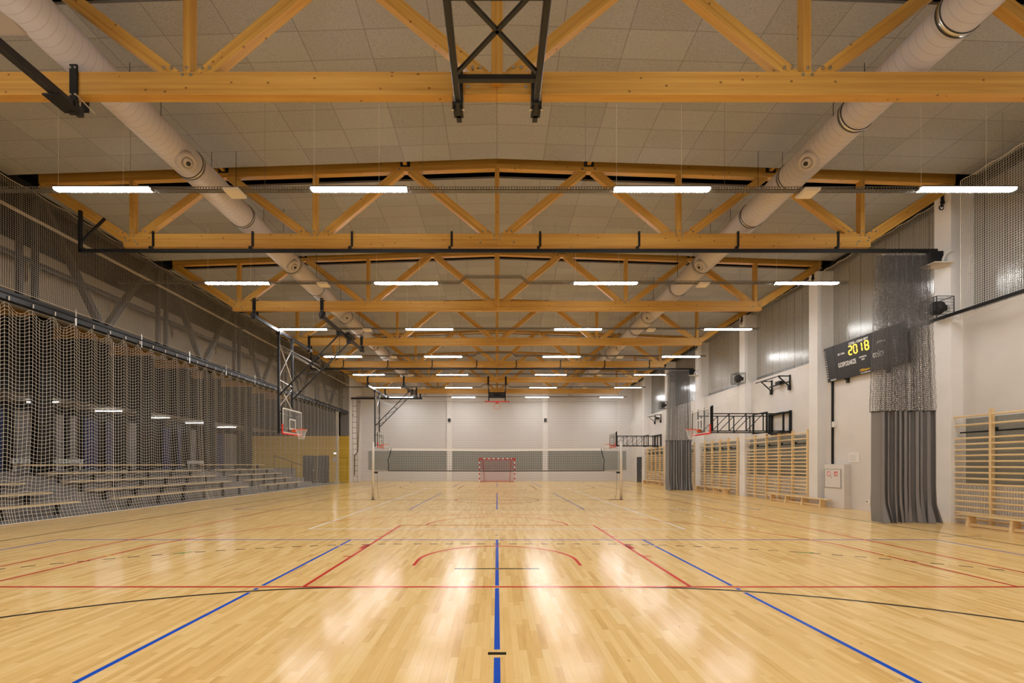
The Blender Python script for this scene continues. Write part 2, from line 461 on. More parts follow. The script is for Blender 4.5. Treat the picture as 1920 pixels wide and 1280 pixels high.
for e, sg in ((e0, 1), (e1, -1)):
    R.seg(-7.55, e, 7.55, e)
    for x in (-2.45, 2.45):
        R.seg(x, e, x, e + sg * 5.8)
        q = .05 if x > 0 else -.05
        for d in (1.9, 4.0, 4.9): R.seg(x, e + sg * d, x + q * 3, e + sg * d)
        R.rect(min(x, x + q * 2), max(x, x + q * 2), min(e + sg * 2.6, e + sg * 3.0), max(e + sg * 2.6, e + sg * 3.0))
    R.seg(-2.45, e + sg * 5.8, 2.45, e + sg * 5.8)
    a0 = 0 if sg > 0 else 180
    R.arc(0, e + sg * 5.8, 1.8, a0, a0 + 180)
    R.arc(0, e + sg * 1.575, 1.28, a0, a0 + 180, .055)
    R.seg(-1.28, e + sg * 1.2, -1.28, e + sg * 1.58); R.seg(1.28, e + sg * 1.2, 1.28, e + sg * 1.58)
    for x in (-6.6, 6.6): R.seg(x, e, x, e + sg * 2.99)
    a = math.degrees(math.acos(6.6 / 6.75)); R.arc(0, e + sg * 1.575, 6.75, (a if sg > 0 else 180 + a), (180 - a if sg > 0 else 360 - a))
for x in (-7.55, 7.55): R.seg(x, e0, x, e1)
R.seg(-7.55, 19.74, 7.55, 19.74); R.arc(0, 19.74, 1.8, 0, 360)
R.done('red_court_line', M_lred)
ZL = .0028
G = Lines().seg(-5.6, 7.85, -5.4, 8.05, .05).seg(5.3, 7.98, 5.55, 7.95, .05); G.done('green_tick', M_lgreen)
Yt = Lines().seg(-6.7, 7.68, -6.5, 7.72, .05).seg(6.5, 7.72, 6.7, 7.68, .05); Yt.done('yellow_tick', M_lyel)

# ------- ceiling bays
def slope_slab(name, m, y0, y1, zoff, th, x0=-12.75, x1=12.6):
    q = MB()
    for a, b in ((x0, 0), (0, x1)):
        za, zb = zc(a) + zoff, zc(b) + zoff
        q.hexa([(a, y0, za), (b, y0, zb), (b, y1, zb), (a, y1, za), (a, y0, za + th), (b, y0, zb + th), (b, y1, zb + th), (a, y1, za + th)])
    o = q.build(name, m); o.data.transform(Matrix.Translation(o.location - Vector((0, y0, 0)))); o.location = (0, y0, 0)
    return struct(o)
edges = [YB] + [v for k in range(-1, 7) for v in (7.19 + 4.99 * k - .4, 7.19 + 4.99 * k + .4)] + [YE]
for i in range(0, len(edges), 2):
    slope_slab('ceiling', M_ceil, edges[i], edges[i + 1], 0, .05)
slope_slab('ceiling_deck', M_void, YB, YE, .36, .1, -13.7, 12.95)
# ------- right wall
struct(box('wall_right', M_wall, XR, XW + .3, YB, YE, 0, 5.53))
struct(box('wall_right_upper', M_void, XW + .06, XW + .3, YB, YE, 5.53, 9.9))
wn = 0
PY = [2.2 + 4.99 * k - .21 for k in range(8)]   # pillar near faces
for k, y in enumerate(PY):
    struct(box('pillar', M_pillar, 11.98, XW + .02, y, y + .46, 0, 8.78, bevel=.008))
    wy0, wy1 = y + .46, (PY[k + 1] if k + 1 < len(PY) else YE)
    wn += 1
    if k == 7:
        struct(box('wall_right_end', M_wall, XW - .02, XW + .06, wy0, wy1, 5.53, 9.5)); continue
    w = thing(f'window_{wn}', (XW, (wy0 + wy1) / 2, 5.53)); struct(w)
    box('pane', M_poly, XW, XW + .04, wy0, wy1, 5.56, 8.95, w)
    f = MB().box(XW - .03, XW + .05, wy0, wy1, 5.53, 5.59).box(XW - .03, XW + .05, wy0, wy1, 8.85, 8.95)
    f.build('window_frame', M_darksteel, w)
struct(box('window_0_pane', M_poly, XW, XW + .04, YB, PY[0], 5.56, 8.95)).name = 'window_9'
struct(box('trim_right', M_darksteel, XW - .16, XW + .04, YB, YE, 8.8, 9.03))
# ------- far and near end walls
struct(box('wall_far', M_block, -12.9, XW + .3, YE, YE + .3, 0, 9.9))
for x in (-4.4, 4.45):
    struct(box('pillar', M_pillar, x - .25, x + .25, YE - .14, YE, 0, 9.3, bevel=.008))
struct(box('wall_near', M_wall, -12.9, XW + .3, YB - .3, YB, 0, 9.9))
# ------- left side: opening to the stand, girder zone above
struct(box('wall_left_end', M_wall, -12.8, -12.5, 38.36, YE, 0, 9.5))
struct(box('wall_left_near', M_wall, -12.9, -12.6, YB, 8.0, 0, 9.5))
struct(box('wall_left_upper', M_dimboard, -13.6, -13.4, 8.0, 38.36, 5.95, 7.75))
struct(box('wall_left_top_void', M_void, -13.6, -13.38, 8.0, 38.36, 7.75, 9.7))  # near-black sheet: darkness of the void above the boards, put into the colour
struct(box('floor_stand', M_grey, -21.4, -12.72, 7.8, 38.5, -.06, 0))
struct(box('wall_stand_near', M_wall, -21.4, -12.9, 7.8, 8.0, 0, 7.5))
struct(box('ceiling_stand', M_beige, -18.7, -13.4, 8.0, 38.4, 7.2, 7.3))
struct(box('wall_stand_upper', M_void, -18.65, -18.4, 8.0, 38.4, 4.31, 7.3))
struct(box('ceiling_gallery', M_beige, -21.6, -18.42, 8.0, 38.4, 4.3, 4.45))
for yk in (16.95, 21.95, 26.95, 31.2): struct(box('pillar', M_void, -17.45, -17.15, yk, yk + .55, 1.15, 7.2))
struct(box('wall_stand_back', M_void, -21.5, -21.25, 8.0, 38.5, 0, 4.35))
struct(box('wall_stand_far', M_yel, -21.4, -12.5, 38.3, 38.36, 0, 3.94))
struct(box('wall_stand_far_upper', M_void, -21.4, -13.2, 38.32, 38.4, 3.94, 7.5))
struct(box('pillar', M_grey, -13.2, -12.5, 38.2, 38.36, 3.96, 9.4))
# terrace steps of the stand
for i, (x0, x1, z) in enumerate(((-14.3, -13.75, .28), (-15.1, -14.3, .57), (-15.9, -15.1, .86), (-17.0, -15.9, 1.15), (-21.3, -17.0, 1.25))):
    struct(box('floor_terrace', M_grey, x0, x1, 8.0, 33.6, 0, z))
# stand beams (timber joists across the stand roof)
for k in range(-2, 9):
    y = 15.7 + 2.9 * k
    if y > 38.2: continue
    o = member('timber_joist', (-13.4, y + .08, 6.96), (-18.4, y + .08, 6.96), .16, .42, M_truss, None)
    tag(o, f'brown timber joist over the stand behind the white net, number {["one","two","three","four","five","six","seven","eight","nine","ten","eleven"][k+2]} from the front', 'beam', 'joists over the stand')

# ------------------------------------------------------------------ trusses
ORD = ['nearest', 'second', 'third', 'fourth', 'fifth', 'sixth', 'seventh']
HANG = [-9.17, -6.52, -3.87, -1.21, 1.15, 3.79, 6.43, 9.1]
BOLT = []
def bolt(x, y, z, par):
    if not BOLT:
        o = MB().lathe((0, 0, 0), (0, -1, 0), [(-.012, .026), (.006, .026), (.006, .014), (.018, .012)], 10).build('bolt', M_chrome)
        BOLT.append(o.data); o.data.transform(Matrix.Translation(o.location)); bpy.data.objects.remove(o)
    b = bpy.data.objects.new('bolt', BOLT[0]); COL.objects.link(b); b.parent = par
    b.location = Vector((x, y, z)) - Vector(par['_o'])
def truss(k):
    y = TY[k]; T = .16; ym = y + T / 2
    nm = ['nearest yellow timber roof truss, carrying the black X-braced frame', 'second yellow timber roof truss, with eight black straps on its chord', 'third yellow timber roof truss, above the nearer left basket frame', 'fourth yellow timber roof truss, just behind the nearer left basket frame',
          'fifth yellow timber roof truss, carrying the far curtain rail', 'sixth yellow timber roof truss, second to last before the far wall', 'seventh yellow timber roof truss, closest to the white far wall'][k]
    t_ = thing('roof_truss', (0, y, 7.35), nm, 'roof truss', 'timber roof trusses')
    zt = lambda x: 9.45 - .0335 * abs(x)       # underside of the top chord
    for s in (-1, 1):
        member('bottom_chord', (0, ym, 7.53), (s * 9.98, ym, 7.53), T, .36, M_truss, t_)
        member('top_chord', (0, ym, zt(0) + .16), (s * 12.25, ym, zt(12.25) + .16), T, .32, M_truss, t_)
        member('end_diagonal', (s * 9.72, ym, 7.46), (s * 12.2, ym, zt(12.2) + .02), T - .02, .26, M_truss, t_)
        for x in (4.87, 9.76):
            member('post', (s * x, ym, 7.71), (s * x, ym, zt(x) + .02), .16, .12, M_truss, t_, (1, 0, 0))
        for xb, xt in ((0, 2.45), (4.87, 2.45), (4.87, 7.3), (9.76, 7.3)):
            dd = 1 if xt > xb else -1
            member('diagonal', (s * (xb + dd * .2), ym, 7.66), (s * (xt - dd * .12), ym, zt(xt) + .05), .14, .2, M_truss, t_)
    if k % 2 == 0:
        member('hanger_post', (0, y - .05, 7.46), (0, y - .05, zt(0) + .2), .1, .18, M_truss, t_, (1, 0, 0))
    else:
        member('post', (0, ym, 7.71), (0, ym, zt(0) + .02), .16, .12, M_truss, t_, (1, 0, 0))
    # bolt heads on each node
    for x in (-9.76, -4.87, 0, 4.87, 9.76):
        pts = [(x - .36, 7.77), (x - .24, 7.77), (x + .36, 7.77), (x + .24, 7.77), (x - .07, 7.66), (x + .07, 7.66), (x, 7.77)]
        if x == 0: pts = [(-.38, 7.78), (-.26, 7.78), (.38, 7.78), (.26, 7.78), (-.45, 7.47), (.45, 7.47)] + ([(-.07, 7.66), (.07, 7.66), (-.07, 7.55), (.07, 7.55)] if k % 2 else [])
        if abs(x) > 9: pts += [(x + (.14 if x > 0 else -.14), 7.52), (x + (.17 if x > 0 else -.17), 7.6), (x - (.1 if x > 0 else -.1), 7.5), (x - (.16 if x > 0 else -.16), 7.43)]
        for px, pz in pts: bolt(px, y, pz, t_)
    for x in (-7.3, -2.45, 2.45, 7.3):
        for dx in (-.16, .16): bolt(x + dx, y, zt(x) + .06, t_)
        member('purlin_end', (x, y - .38, zt(x) + .2), (x, y - .001, zt(x) + .2), .1, .09, M_truss, t_, bevel=.003)
        MB().box(x - .13, x + .13, y - .012, y - .001, zt(x) + .12, zt(x) + .25).build('purlin_plate', M_darksteel, t_)
    return t_
for k in range(7): truss(k)

# ------------------------------------------------------------------ ducts
def duct(side):
    s = side
    nm = 'left' if s < 0 else 'right'
    cx, cz, r = s * 6.75, 8.13, .315
    y0, y1 = -2.4, 41.6
    t_ = thing('air_duct', (cx, y0, cz), f'long beige spiral air duct along the {nm} side of the ceiling', 'air duct', 'ceiling air ducts')
    q = MB().lathe((cx, y0, cz), (0, 1, 0), [(0, r), (y1 - y0, r)], 48); b = q.build('duct_body', M_duct, t_, smooth=False)
    for p in b.data.polygons:
        if len(p.vertices) == 4: p.use_smooth = True
    cols = [12.0, 14.9, 16.9, 20.2, 22.0, 25., 27., 30., 32., 35., 37., 40.] + ([6.62, 8.52, 10.4] if s > 0 else [9.95])
    for cy in cols:
        q = MB().lathe((cx, cy - .03, cz), (0, 1, 0), [(0, r + .001), (.0, r + .012), (.06, r + .012), (.06, r + .001)], 48)
        c_ = q.build('clamp_ring', M_chrome, t_, smooth=True)
        MB().torus((cx, cy - .035, cz), (0, 1, 0), r + .006, .009, 48, 6).torus((cx, cy + .035, cz), (0, 1, 0), r + .006, .009, 48, 6).build('gasket', M_rubber, t_, smooth=True)
    for k in range(7):
        ny = 9.5 + 4.99 * k
        if ny > 41: continue
        ax = Vector((-s * .6, -.22, -.6)).normalized()
        c0 = Vector((cx, ny, cz)) + Vector((-s * .707, 0, -.707)) * (r - .06)
        n_ = MB().lathe(c0, ax, [(0, .2), (.14, .19), (.16, .175), (.18, .12), (.15, .105), (.13, .1)], 28).build('jet_nozzle', M_ductplain, t_, smooth=True)
        n_['_o'] = t_['_o']
        MB().lathe(c0 + ax * .12, ax, [(0, .1), (.05, .095), (.075, .075), (.08, .05)], 24).build('nozzle_ball', M_ductplain, n_, smooth=True)
        MB().lathe(c0 + ax * .196, ax, [(0, .048), (.008, .046)], 20).build('nozzle_opening', M_rubber, n_)
    for cy in [6.2 + 2.5 * k for k in range(14)]:
        if any(abs(cy - (ty + .08)) < .3 for ty in TY): cy += .6
        for dx in (-.3, .3):
            MB().tube([(cx + dx * s, cy, cz + .1), (cx + dx * s, cy, zc(cx) + .02)], .006, 5).build('suspension_rod', M_darksteel, t_)
    if s < 0:
        q = MB().lathe((cx, 6.5, cz), (-1, 0, 0), [(.1, r), (5.7, r)], 48); b = q.build('branch_duct', M_ductplain, t_)
        for p in b.data.polygons:
            if len(p.vertices) == 4: p.use_smooth = True
    return t_
duct(-1); duct(1)

# ------------------------------------------------------------------ ceiling lamps, trays
LX = [-8.37, -2.93, 3.5, 9.98]
POS = ['leftmost', 'second from left', 'third from left', 'rightmost']
ROWN = {-2: 'behind the viewer', -1: 'above the viewer', 0: 'of the first row', 1: 'of the second row', 2: 'of the third row', 3: 'of the fourth row', 4: 'of the fifth row', 5: 'of the sixth row', 6: 'of the last row by the far wall'}
lamp0 = None
for k in range(-2, 7):
    y = 9.64 + 4.99 * k
    for i, x in enumerate(LX):
        lab = f'lit white linear ceiling lamp, {POS[i]} {ROWN[k]}'
        if lamp0 is None:
            t_ = thing('linear_lamp', (x, y, 7.35), lab, 'ceiling lamp', 'linear ceiling lamps')
            L2 = 1.01
            d = MB().box(x - L2, x + L2, y - .075, y + .075, 7.37, 7.4); d.build('diffuser', M_lamp, t_, bevel=.012)
            MB().box(x - L2 - .005, x + L2 + .005, y - .08, y + .08, 7.401, 7.43).build('housing', M_tray, t_)
            for sx in (-1, 1):
                MB().box(x + sx * (L2 + .004), x + sx * (L2 + .03), y - .045, y + .045, 7.365, 7.42).build('end_cap', M_tray, t_)
            for dx in (-.96, .42):
                MB().tube([(x + dx, y, 7.43), (x + dx, y, 9.2)], .0035, 4).build('suspension_wire', M_whitepl, t_)
                MB().bar((x + dx - .03, y, 7.455), (x + dx + .05, y, 7.432), .012, .012).build('wire_clip', M_chrome, t_)
            lamp0 = t_
        else:
            dup(lamp0, Vector((x, y, 7.35)) - Vector(lamp0.location), lab)
    if k < 0: continue
    # mesh cable tray
    yt = y + .13; q = MB(); zt0, zt1 = 7.43, 7.49
    xs0, xs1 = -12.35, 11.4
    bend = k % 2 == 1
    def prof(x):
        if not bend: return 0.
        return .19 * max(0., min(1., (1.12 - abs(x + .12)) / .22))
    brk = [xs0, xs1] if not bend else [xs0, -1.24, -1.02, .78, 1.0, xs1]
    for a, b in zip(brk[:-1], brk[1:]):
        for dy in (-.05, 0, .05):
            q.bar((a, yt + dy, zt0 + prof(a)), (b, yt + dy, zt0 + prof(b)), .014, .006)
        for dy in (-.06, .06):
            q.bar((a, yt + dy, zt1 + prof(a)), (b, yt + dy, zt1 + prof(b)), .008, .014)
            q.bar((a, yt + dy, zt0 + .008 + prof(a)), (b, yt + dy, zt0 + .008 + prof(b)), .006, .016)
    n = int((xs1 - xs0) / .06)
    for j in range(n + 1):
        x = xs0 + j * .06; p = prof(x)
        q.box(x - .009, x + .009, yt - .06, yt + .06, zt0 + p - .003, zt0 + p + .003)
        for dy in (-.06, .06): q.box(x - .009, x + .009, yt + dy - .003, yt + dy + .003, zt0 + p, zt1 + p)
    tr = thing('cable_tray', (0, yt, zt0), f'galvanised mesh cable tray {["running behind the first lamp row","with raised middle above the second lamp row","along the third lamp row","with raised middle above the fourth lamp row","along the fifth lamp row","with raised middle above the sixth lamp row","along the last lamp row"][k]}', 'cable tray', 'ceiling cable trays')
    q.build('wire_mesh', M_tray, tr)
    for x in (-10.9, -7.9, -5., -1.6, 1.9, 4.9, 7.9, 10.9):
        MB().tube([(x, yt, zt0 + prof(x)), (x, yt, zc(x) + .02)], .003, 4).build('suspension_wire', M_tray, tr)
    if k < 6:
        for x in (-5.65, 6.7):
            e = thing('emergency_light', (x, yt, 7.36), f'small cream square emergency light under the tray {["of the first row","of the second row","of the third row","of the fourth row","of the fifth row","of the sixth row"][k]}, {"left" if x < 0 else "right"} one', 'emergency light', 'emergency lights on the trays')
            MB().box(x - .17, x + .17, yt - .17, yt + .17, 7.375, 7.425).build('casing', M_whitepl, e, bevel=.008)
            MB().box(x - .155, x + .155, yt - .155, yt + .155, 7.36, 7.375).build('diffuser', M_emerg, e)

# ------------------------------------------------------------------ divider rails and curtains
def divider(k, far):
    y = TY[k]; yr = y - .02
    w = 'far' if far else 'nearer'
    t_ = thing('curtain_rail', (0, yr, 7.23), f'black steel curtain rail slung under the {"fifth" if far else "second"} roof truss', 'curtain rail', 'curtain rails')
    MB().box(-11.12, 11.72, yr - .035, yr + .035, 7.19, 7.28).build('rail', M_black, t_, bevel=.006)
    for x in HANG:
        q = MB().box(x - .028, x + .028, y - .022, y - .004, 7.36, 7.76).box(x - .028, x + .028, y - .02, y + .19, 7.72, 7.735)
        q.build('strap', M_black, t_)
        MB().box(x - .035 - .05, x + .035 - .05, yr - .045, yr + .045, 7.28, 7.345).build('clamp', M_black, t_)
    q = MB().bar((-11.1, yr, 7.2), (-11.1, yr, 8.3), .07, .07).build('end_post', M_black, t_)
    MB().bar((-11.05, yr, 7.5), (-10.45, yr, 8.1), .05, .05, (0, 1, 0)).build('end_brace', M_black, t_)
    # motor and guard at the right end
    m_ = thing('curtain_motor', (11.65, yr, 6.85), f'black curtain motor with cream guard plate at the {w} curtain', 'motor', 'curtain motors')
    MB().box(11.42, 11.78, yr - .13, yr + .12, 6.86, 7.18).build('motor_box', M_black, m_, bevel=.01)
    MB().hexa([(11.38, yr - .3, 6.8), (11.9, yr - .3, 6.8), (11.97, yr + .2, 6.84), (11.42, yr + .2, 6.84), (11.38, yr - .3, 6.825), (11.9, yr - .3, 6.825), (11.97, yr + .2, 6.865), (11.42, yr + .2, 6.865)]).build('guard_plate', M_beigeplate, m_)
    pts = [(11.97 - .3 * math.cos(a), yr - .2, 6.83 + .33 * math.sin(a)) for a in np.linspace(0, PI / 2, 12)]
    q = MB()
    for a, b in zip(pts[:-1], pts[1:]): q.bar(a, b, .04, .02, (0, 1, 0))
    q.build('guard_hoop', M_whitepl, m_)
    MB().box(11.9, 11.975, yr - .1, yr + .06, 6.86, 7.2).build('wall_mount', M_whitepl, m_)
    # the gathered curtain
    xc = 10.86; yc = y + .03
    c_ = thing('divider_curtain', (xc, yc, 0), f'{"far gathered grey divider curtain, netting above and cloth below" if far else "near gathered grey divider curtain with netting over pleated cloth, before the scoreboard"}', 'curtain', 'divider curtains')
    def pleat(nt, zs, Wf, Af, N, ph, sharp=.0):
        tt = np.linspace(0, 1, nt); P = np.zeros((nt, len(zs), 3))
        jit = np.interp(tt, np.linspace(0, 1, N * 2 + 1), rng.normal(0, .5, N * 2 + 1))
        amp = np.interp(tt, np.linspace(0, 1, N * 2 + 1), rng.uniform(.45, 1.2, N * 2 + 1))
        for j, z in enumerate(zs):
            W_ = Wf(z); A_ = Af(z)
            a = 2 * PI * N * tt + jit + ph
            P[:, j, 0] = xc + (tt - .5) * W_ + .028 * np.sin(2 * a) * (A_ / .12)
            P[:, j, 1] = yc + A_ * amp * (np.sin(a) + sharp * np.sin(3 * a)) 
            P[:, j, 2] = z
        return P
    zs = np.linspace(.012, 2.96, 40)
    P = pleat(520, zs, lambda z: 1.50 - .02 * min(1, (z / 2.96)) , lambda z: .2 + .05 * max(0, 1 - z / .9), 10, .4, .18)
    # hem breaks on the floor: folds splay
    lowf = np.clip(1 - zs / .5, 0, 1)[None, :]
    P[:, :, 0] += lowf * .05 * np.sin(np.linspace(0, 40, 520))[:, None]
    P[:, :, 1] += lowf * .06 * np.sin(np.linspace(0, 55, 520) + 1.)[:, None] - lowf * .05
    idx = np.arange(520 * 40).reshape(520, 40)
    F = np.stack([idx[:-1, :-1], idx[1:, :-1], idx[1:, 1:], idx[:-1, 1:]], -1).reshape(-1, 4)
    cl = mesh_np('cloth', P.reshape(-1, 3), F, M_cloth, c_, True)
    P2 = pleat(520, np.linspace(2.92, 2.97, 3), lambda z: 1.53, lambda z: .18, 10, .4, .18)
    hem = tubes(np.ascontiguousarray(pleat(400, [2.965], lambda z: 1.53, lambda z: .18, 10, .4, .18).transpose(1, 0, 2)), .014, 5)
    mesh_np('seam_band', hem[0], hem[1], M_netblack, c_)
    nz = np.linspace(2.97, 7.12, 72)
    Wn = lambda z: 1.52 - .32 * (z - 2.97) / 4.15
    Pn = pleat(180, nz, Wn, lambda z: .2 - .04 * (z - 2.97) / 4.15, 17, .9)
    Pn[:, :, 2] += .03 * np.sin(np.arange(180) * 1.9)[:, None]
    Pn[:, :, 0] += rng.normal(0, .006, Pn.shape[:2]); Pn[:, :, 1] += rng.normal(0, .006, Pn.shape[:2])
    V, Fn = netgrid(Pn, .0032); mesh_np('netting', V, Fn, M_netgrey, c_)
    nz = np.linspace(6.45, 7.15, 26)
    Pt = pleat(90, nz, lambda z: 1.2, lambda z: .15, 11, .1)
    Pt[:, :, 0] += .05 * np.sin(np.linspace(0, 9, 26))[None, :] * np.where(np.arange(90) % 2, 1, -1)[:, None]
    V, Fn = netgrid(Pt, .0019); mesh_np('bunched_netting', V, Fn, M_netgrey, c_)
    V, Fn = tubes(np.array([[[xc - .62, yc - .06, 7.13], [xc, yc - .06, 7.13], [xc + .62, yc - .06, 7.13]]]), .012, 6)
    mesh_np('head_rope', V, Fn, M_alu, c_)
divider(1, False); divider(4, True)

# ------------------------------------------------------------------ ball-stop nets
# left high net
def high_net():
    t_ = thing('ball_net', (-12.42, 23., 6.03), 'tan small-mesh ball net hung high along the left wall, above the black rail', 'net', 'high ball nets')
    y0, y1 = 8.1, 38.1; cell = .055; nu = int((y1 - y0) / cell); nv = 52
    ys = np.linspace(y0, y1, nu + 1); v = np.linspace(0, 1, 14)
    top = 8.86 - .05 * np.abs(np.sin(PI * (ys - y0) / 1.0)) 
    A = np.zeros((nu + 1, 14, 3)); A[..., 0] = -12.42 + .03 * np.sin(ys / .9)[:, None] * np.sin(PI * v)[None]; A[..., 1] = ys[:, None]; A[..., 2] = 6.03 + (top[:, None] - 6.03) * v[None]
    yb = np.linspace(y0, y1, 121); topb = 8.86 - .05 * np.abs(np.sin(PI * (yb - y0) / 1.0))
    vv = np.linspace(0, 1, nv + 1)
    Bh = np.zeros((nv + 1, 121, 3)); Bh[..., 0] = -12.42 + .03 * np.sin(yb / .9)[None] * np.sin(PI * vv)[:, None]; Bh[..., 1] = yb[None]; Bh[..., 2] = 6.03 + (topb[None] - 6.03) * vv[:, None]
    V, F = merge([tubes(A, .0021), tubes(Bh, .0021)]); mesh_np('mesh', V, F, M_nettan, t_)
    yb = np.linspace(y0, y1, 301); tb = 8.865 - .05 * np.abs(np.sin(PI * (yb - y0) / 1.0))
    V, F = tubes(np.stack([np.full(301, -12.42), yb, tb], -1)[None], .007, 5); mesh_np('head_cord', V, F, M_nettan, t_)
    V, F = tubes(np.stack([np.full(301, -12.42), yb, 6.03 + 0 * yb], -1)[None], .006, 5); mesh_np('foot_cord', V, F, M_nettan, t_)
high_net()
gird = thing('steel_girder', (-12.9, 23, 5.7), 'dark V-braced steel girder behind the high left net', 'girder')
MB().box(-12.78, -12.56, 8, 39.1, 5.78, 6.02).build('bottom_chord', M_darksteel, gird)
MB().box(-12.95, -12.85, 8, 38.2, 7.12, 7.22).build('mid_rail', M_darksteel, gird)
MB().box(-12.95, -12.72, 8, 38.3, 8.95, 9.2).build('top_chord', M_darksteel, gird)
for k in range(6):
    yv = 12.2 + 4.99 * k
    for dy in (0, .42): MB().box(-12.93, -12.8, yv + dy - .05, yv + dy + .05, 6.02, 9.0).build('post', M_darksteel, gird)
    yb = yv + 2.6
    for s in (-1, 1):
        MB().bar((-12.86, yb + s * .12, 6.05), (-12.86, yb + s * 2.0, 8.95), .14, .2, (1, 0, 0)).build('brace', M_darksteel, gird)
tag(MB().tube([(-12.52, 8, 8.17), (-12.52, 38.2, 8.17)], .045, 10).build('wall_pipe', M_beige, smooth=True), 'pale brown pipe running level behind the high left net', 'pipe')
rail = thing('net_rail', (-12.6, 23, 5.75), 'long dark rail carrying the white net curtain on the left', 'rail')
MB().tube([(-12.6, 8.1, 5.8), (-12.6, 39.3, 5.8)], .035, 8).build('rail_pipe', M_darksteel, rail, smooth=True)
MB().tube([(-12.55, 8.1, 5.93), (-12.55, 39.3, 5.93)], .02, 8).build('upper_pipe', M_darksteel, rail, smooth=True)
MB().lathe((-12.6, 39.25, 5.83), (0, 1, 0), [(0, .13), (.1, .13)], 16).build('end_cap', M_black, rail)
for k in range(10):
    MB().box(-12.585, -12.555, 13.5 + 2.5 * k, 13.54 + 2.5 * k, 5.68, 6.16).build('clip', M_chrome, rail)
# white net curtain
def net_curtain():
    t_ = thing('net_curtain', (-12.6, 23, 0), 'tall white net curtain with scalloped top, hanging before the spectator stand', 'net')
    y0, y1, sp, yc0 = 8.59, 35.6, .61, 11.64
    nu = int((y1 - y0) / .1); ys = np.linspace(y0, y1, nu + 1); nv = 56
    v = np.linspace(0, 1, nv + 1)
    phs = (ys - yc0) / sp
    dip = np.abs(np.sin(PI * phs)) ** .8
    P = np.zeros((nu + 1, nv + 1, 3))
    zt = 5.80
    h = v * zt
    D = .09 + .19 * np.exp(-h / .7)
    wander = .35 * np.sin(ys / 1.7) + .3 * np.sin(ys / 3.1 + 1)
    P[..., 2] = np.maximum(zt - 5.78 * v[None] - dip[:, None] * D[None] * (1 - v[None] ** 6), .012)
    A = .018 * np.minimum(1, h / .3 + .2)
    P[..., 0] = -12.6 + A[None] * np.cos(2 * PI * phs)[:, None] * (1 - .35 * v[None]) + (.10 * v ** 3)[None] * wander[:, None] + (.16 * np.clip((v - .86) / .14, 0, 1) ** 2)[None]
    drag = np.exp(-((ys - 18.3) / 1.3) ** 2) * .7 - np.exp(-((ys - 33) / 1.5) ** 2) * .5 + np.exp(-((ys - 12.2) / .6) ** 2) * -.25
    P[..., 1] = ys[:, None] + drag[:, None] * (v ** 3)[None] + rng.normal(0, .006, (nu + 1, 1))
    V, F = netgrid(P, .0042); mesh_np('mesh', V, F, M_netwhite, t_)
    nb = P[:, -1, :].copy(); nb[:, 2] = .02
    V, F = tubes(nb[None], .011, 5); mesh_np('weighted_hem', V, F, M_netwhite, t_)
    for i in range(0, int((y1 - y0) / sp) + 1):
        y = yc0 - 5 * sp + i * sp
        if y > y1: break
        MB().tube([(-12.53, y, 5.76), (-12.53, y, 5.87)], .014, 6).build('hook', M_whitepl, t_)
    for y in (14.9, 19.35, 23.6, 28.8, 32.):
        i = int((y - y0) / .1); V, F = tubes(P[i:i + 1] + np.array([.004, 0, 0]), .008, 4); mesh_np('seam_cord', V, F, M_netwhite, t_)
    # gathered far edge
    L_ = []
    for i in range(46):
        a = rng.uniform(0, 2 * PI); rr = .13 * math.sqrt(rng.uniform(0, 1)); z = np.linspace(5.7, .03, 24)
        fl_ = 1 + 1.0 * np.clip(1 - z / .4, 0, 1)
        L_.append(np.stack([-12.58 + rr * math.cos(a) * fl_ + .012 * np.sin(z * 5 + i), 35.72 + rr * math.sin(a) * fl_ + .012 * np.cos(z * 4 + i * 2), z], -1))
    V, F = tubes(np.stack(L_), .0055); mesh_np('gathered_edge', V, F, M_netwhite, t_)
net_curtain()
# right nets before the glazing
def right_net(y0, y1, x, z0, z1, lab, hem):
    t_ = thing('ball_net', (x, (y0 + y1) / 2, z0), lab, 'net', 'high ball nets')
    nu = int((y1 - y0) / .055); nv = int((z1 - z0) / .056)
    V, F = flatnet((x, y0, z0), (0, y1 - y0, 0), (0, 0, z1 - z0), nu, nv, .0031); mesh_np('mesh', V, F, M_netwhite if hem else M_nettan, t_)
    n = 60; yy_ = np.linspace(y0, y1, n)
    V, F = tubes(np.stack([np.full(n, x), yy_, z1 + .03 - .04 * np.abs(np.sin(PI * (yy_ - y0) / .6))], -1)[None], .007, 5); mesh_np('head_cord', V, F, M_netwhite, t_)
    if hem:
        V, F = tubes(np.stack([np.full(n, x), yy_, z0 - .03 - .05 * np.abs(np.sin(PI * (yy_ - y0) / .7))], -1)[None], .008, 5); mesh_np('foot_cord', V, F, M_netwhite, t_)
        V, F = tubes(np.stack([np.full(8, x), np.full(8, y1), np.linspace(z0 - .03, z1, 8)], -1)[None], .008, 5); mesh_np('side_cord', V, F, M_netwhite, t_)
right_net(5.6, 11.68, 11.94, 5.38, 8.83, 'white small-mesh ball net over the nearest right window, above the black rail', True)
for k, nm in ((2, 'behind the scoreboard'), (3, 'over the window above the nearer wall basket'), (4, 'over the window beyond the nearer wall basket')):
    right_net(PY[k] + .5, PY[k + 1] - .04, 12.12, 5.6, 8.72, f'tan small-mesh ball net {nm}', False)
rr_ = thing('net_rail', (11.88, 9, 5.45), 'black rail along the foot of the nearest right ball net', 'rail')
MB().box(11.84, 11.9, 4.5, 12.4, 5.42, 5.5).build('rail_bar', M_black, rr_, bevel=.008)
for y in (6, 8, 10, 12.15): MB().box(11.9, 12.29 if y < 12 else 11.98, y - .02, y + .02, 5.44, 5.48).build('bracket', M_black, rr_)
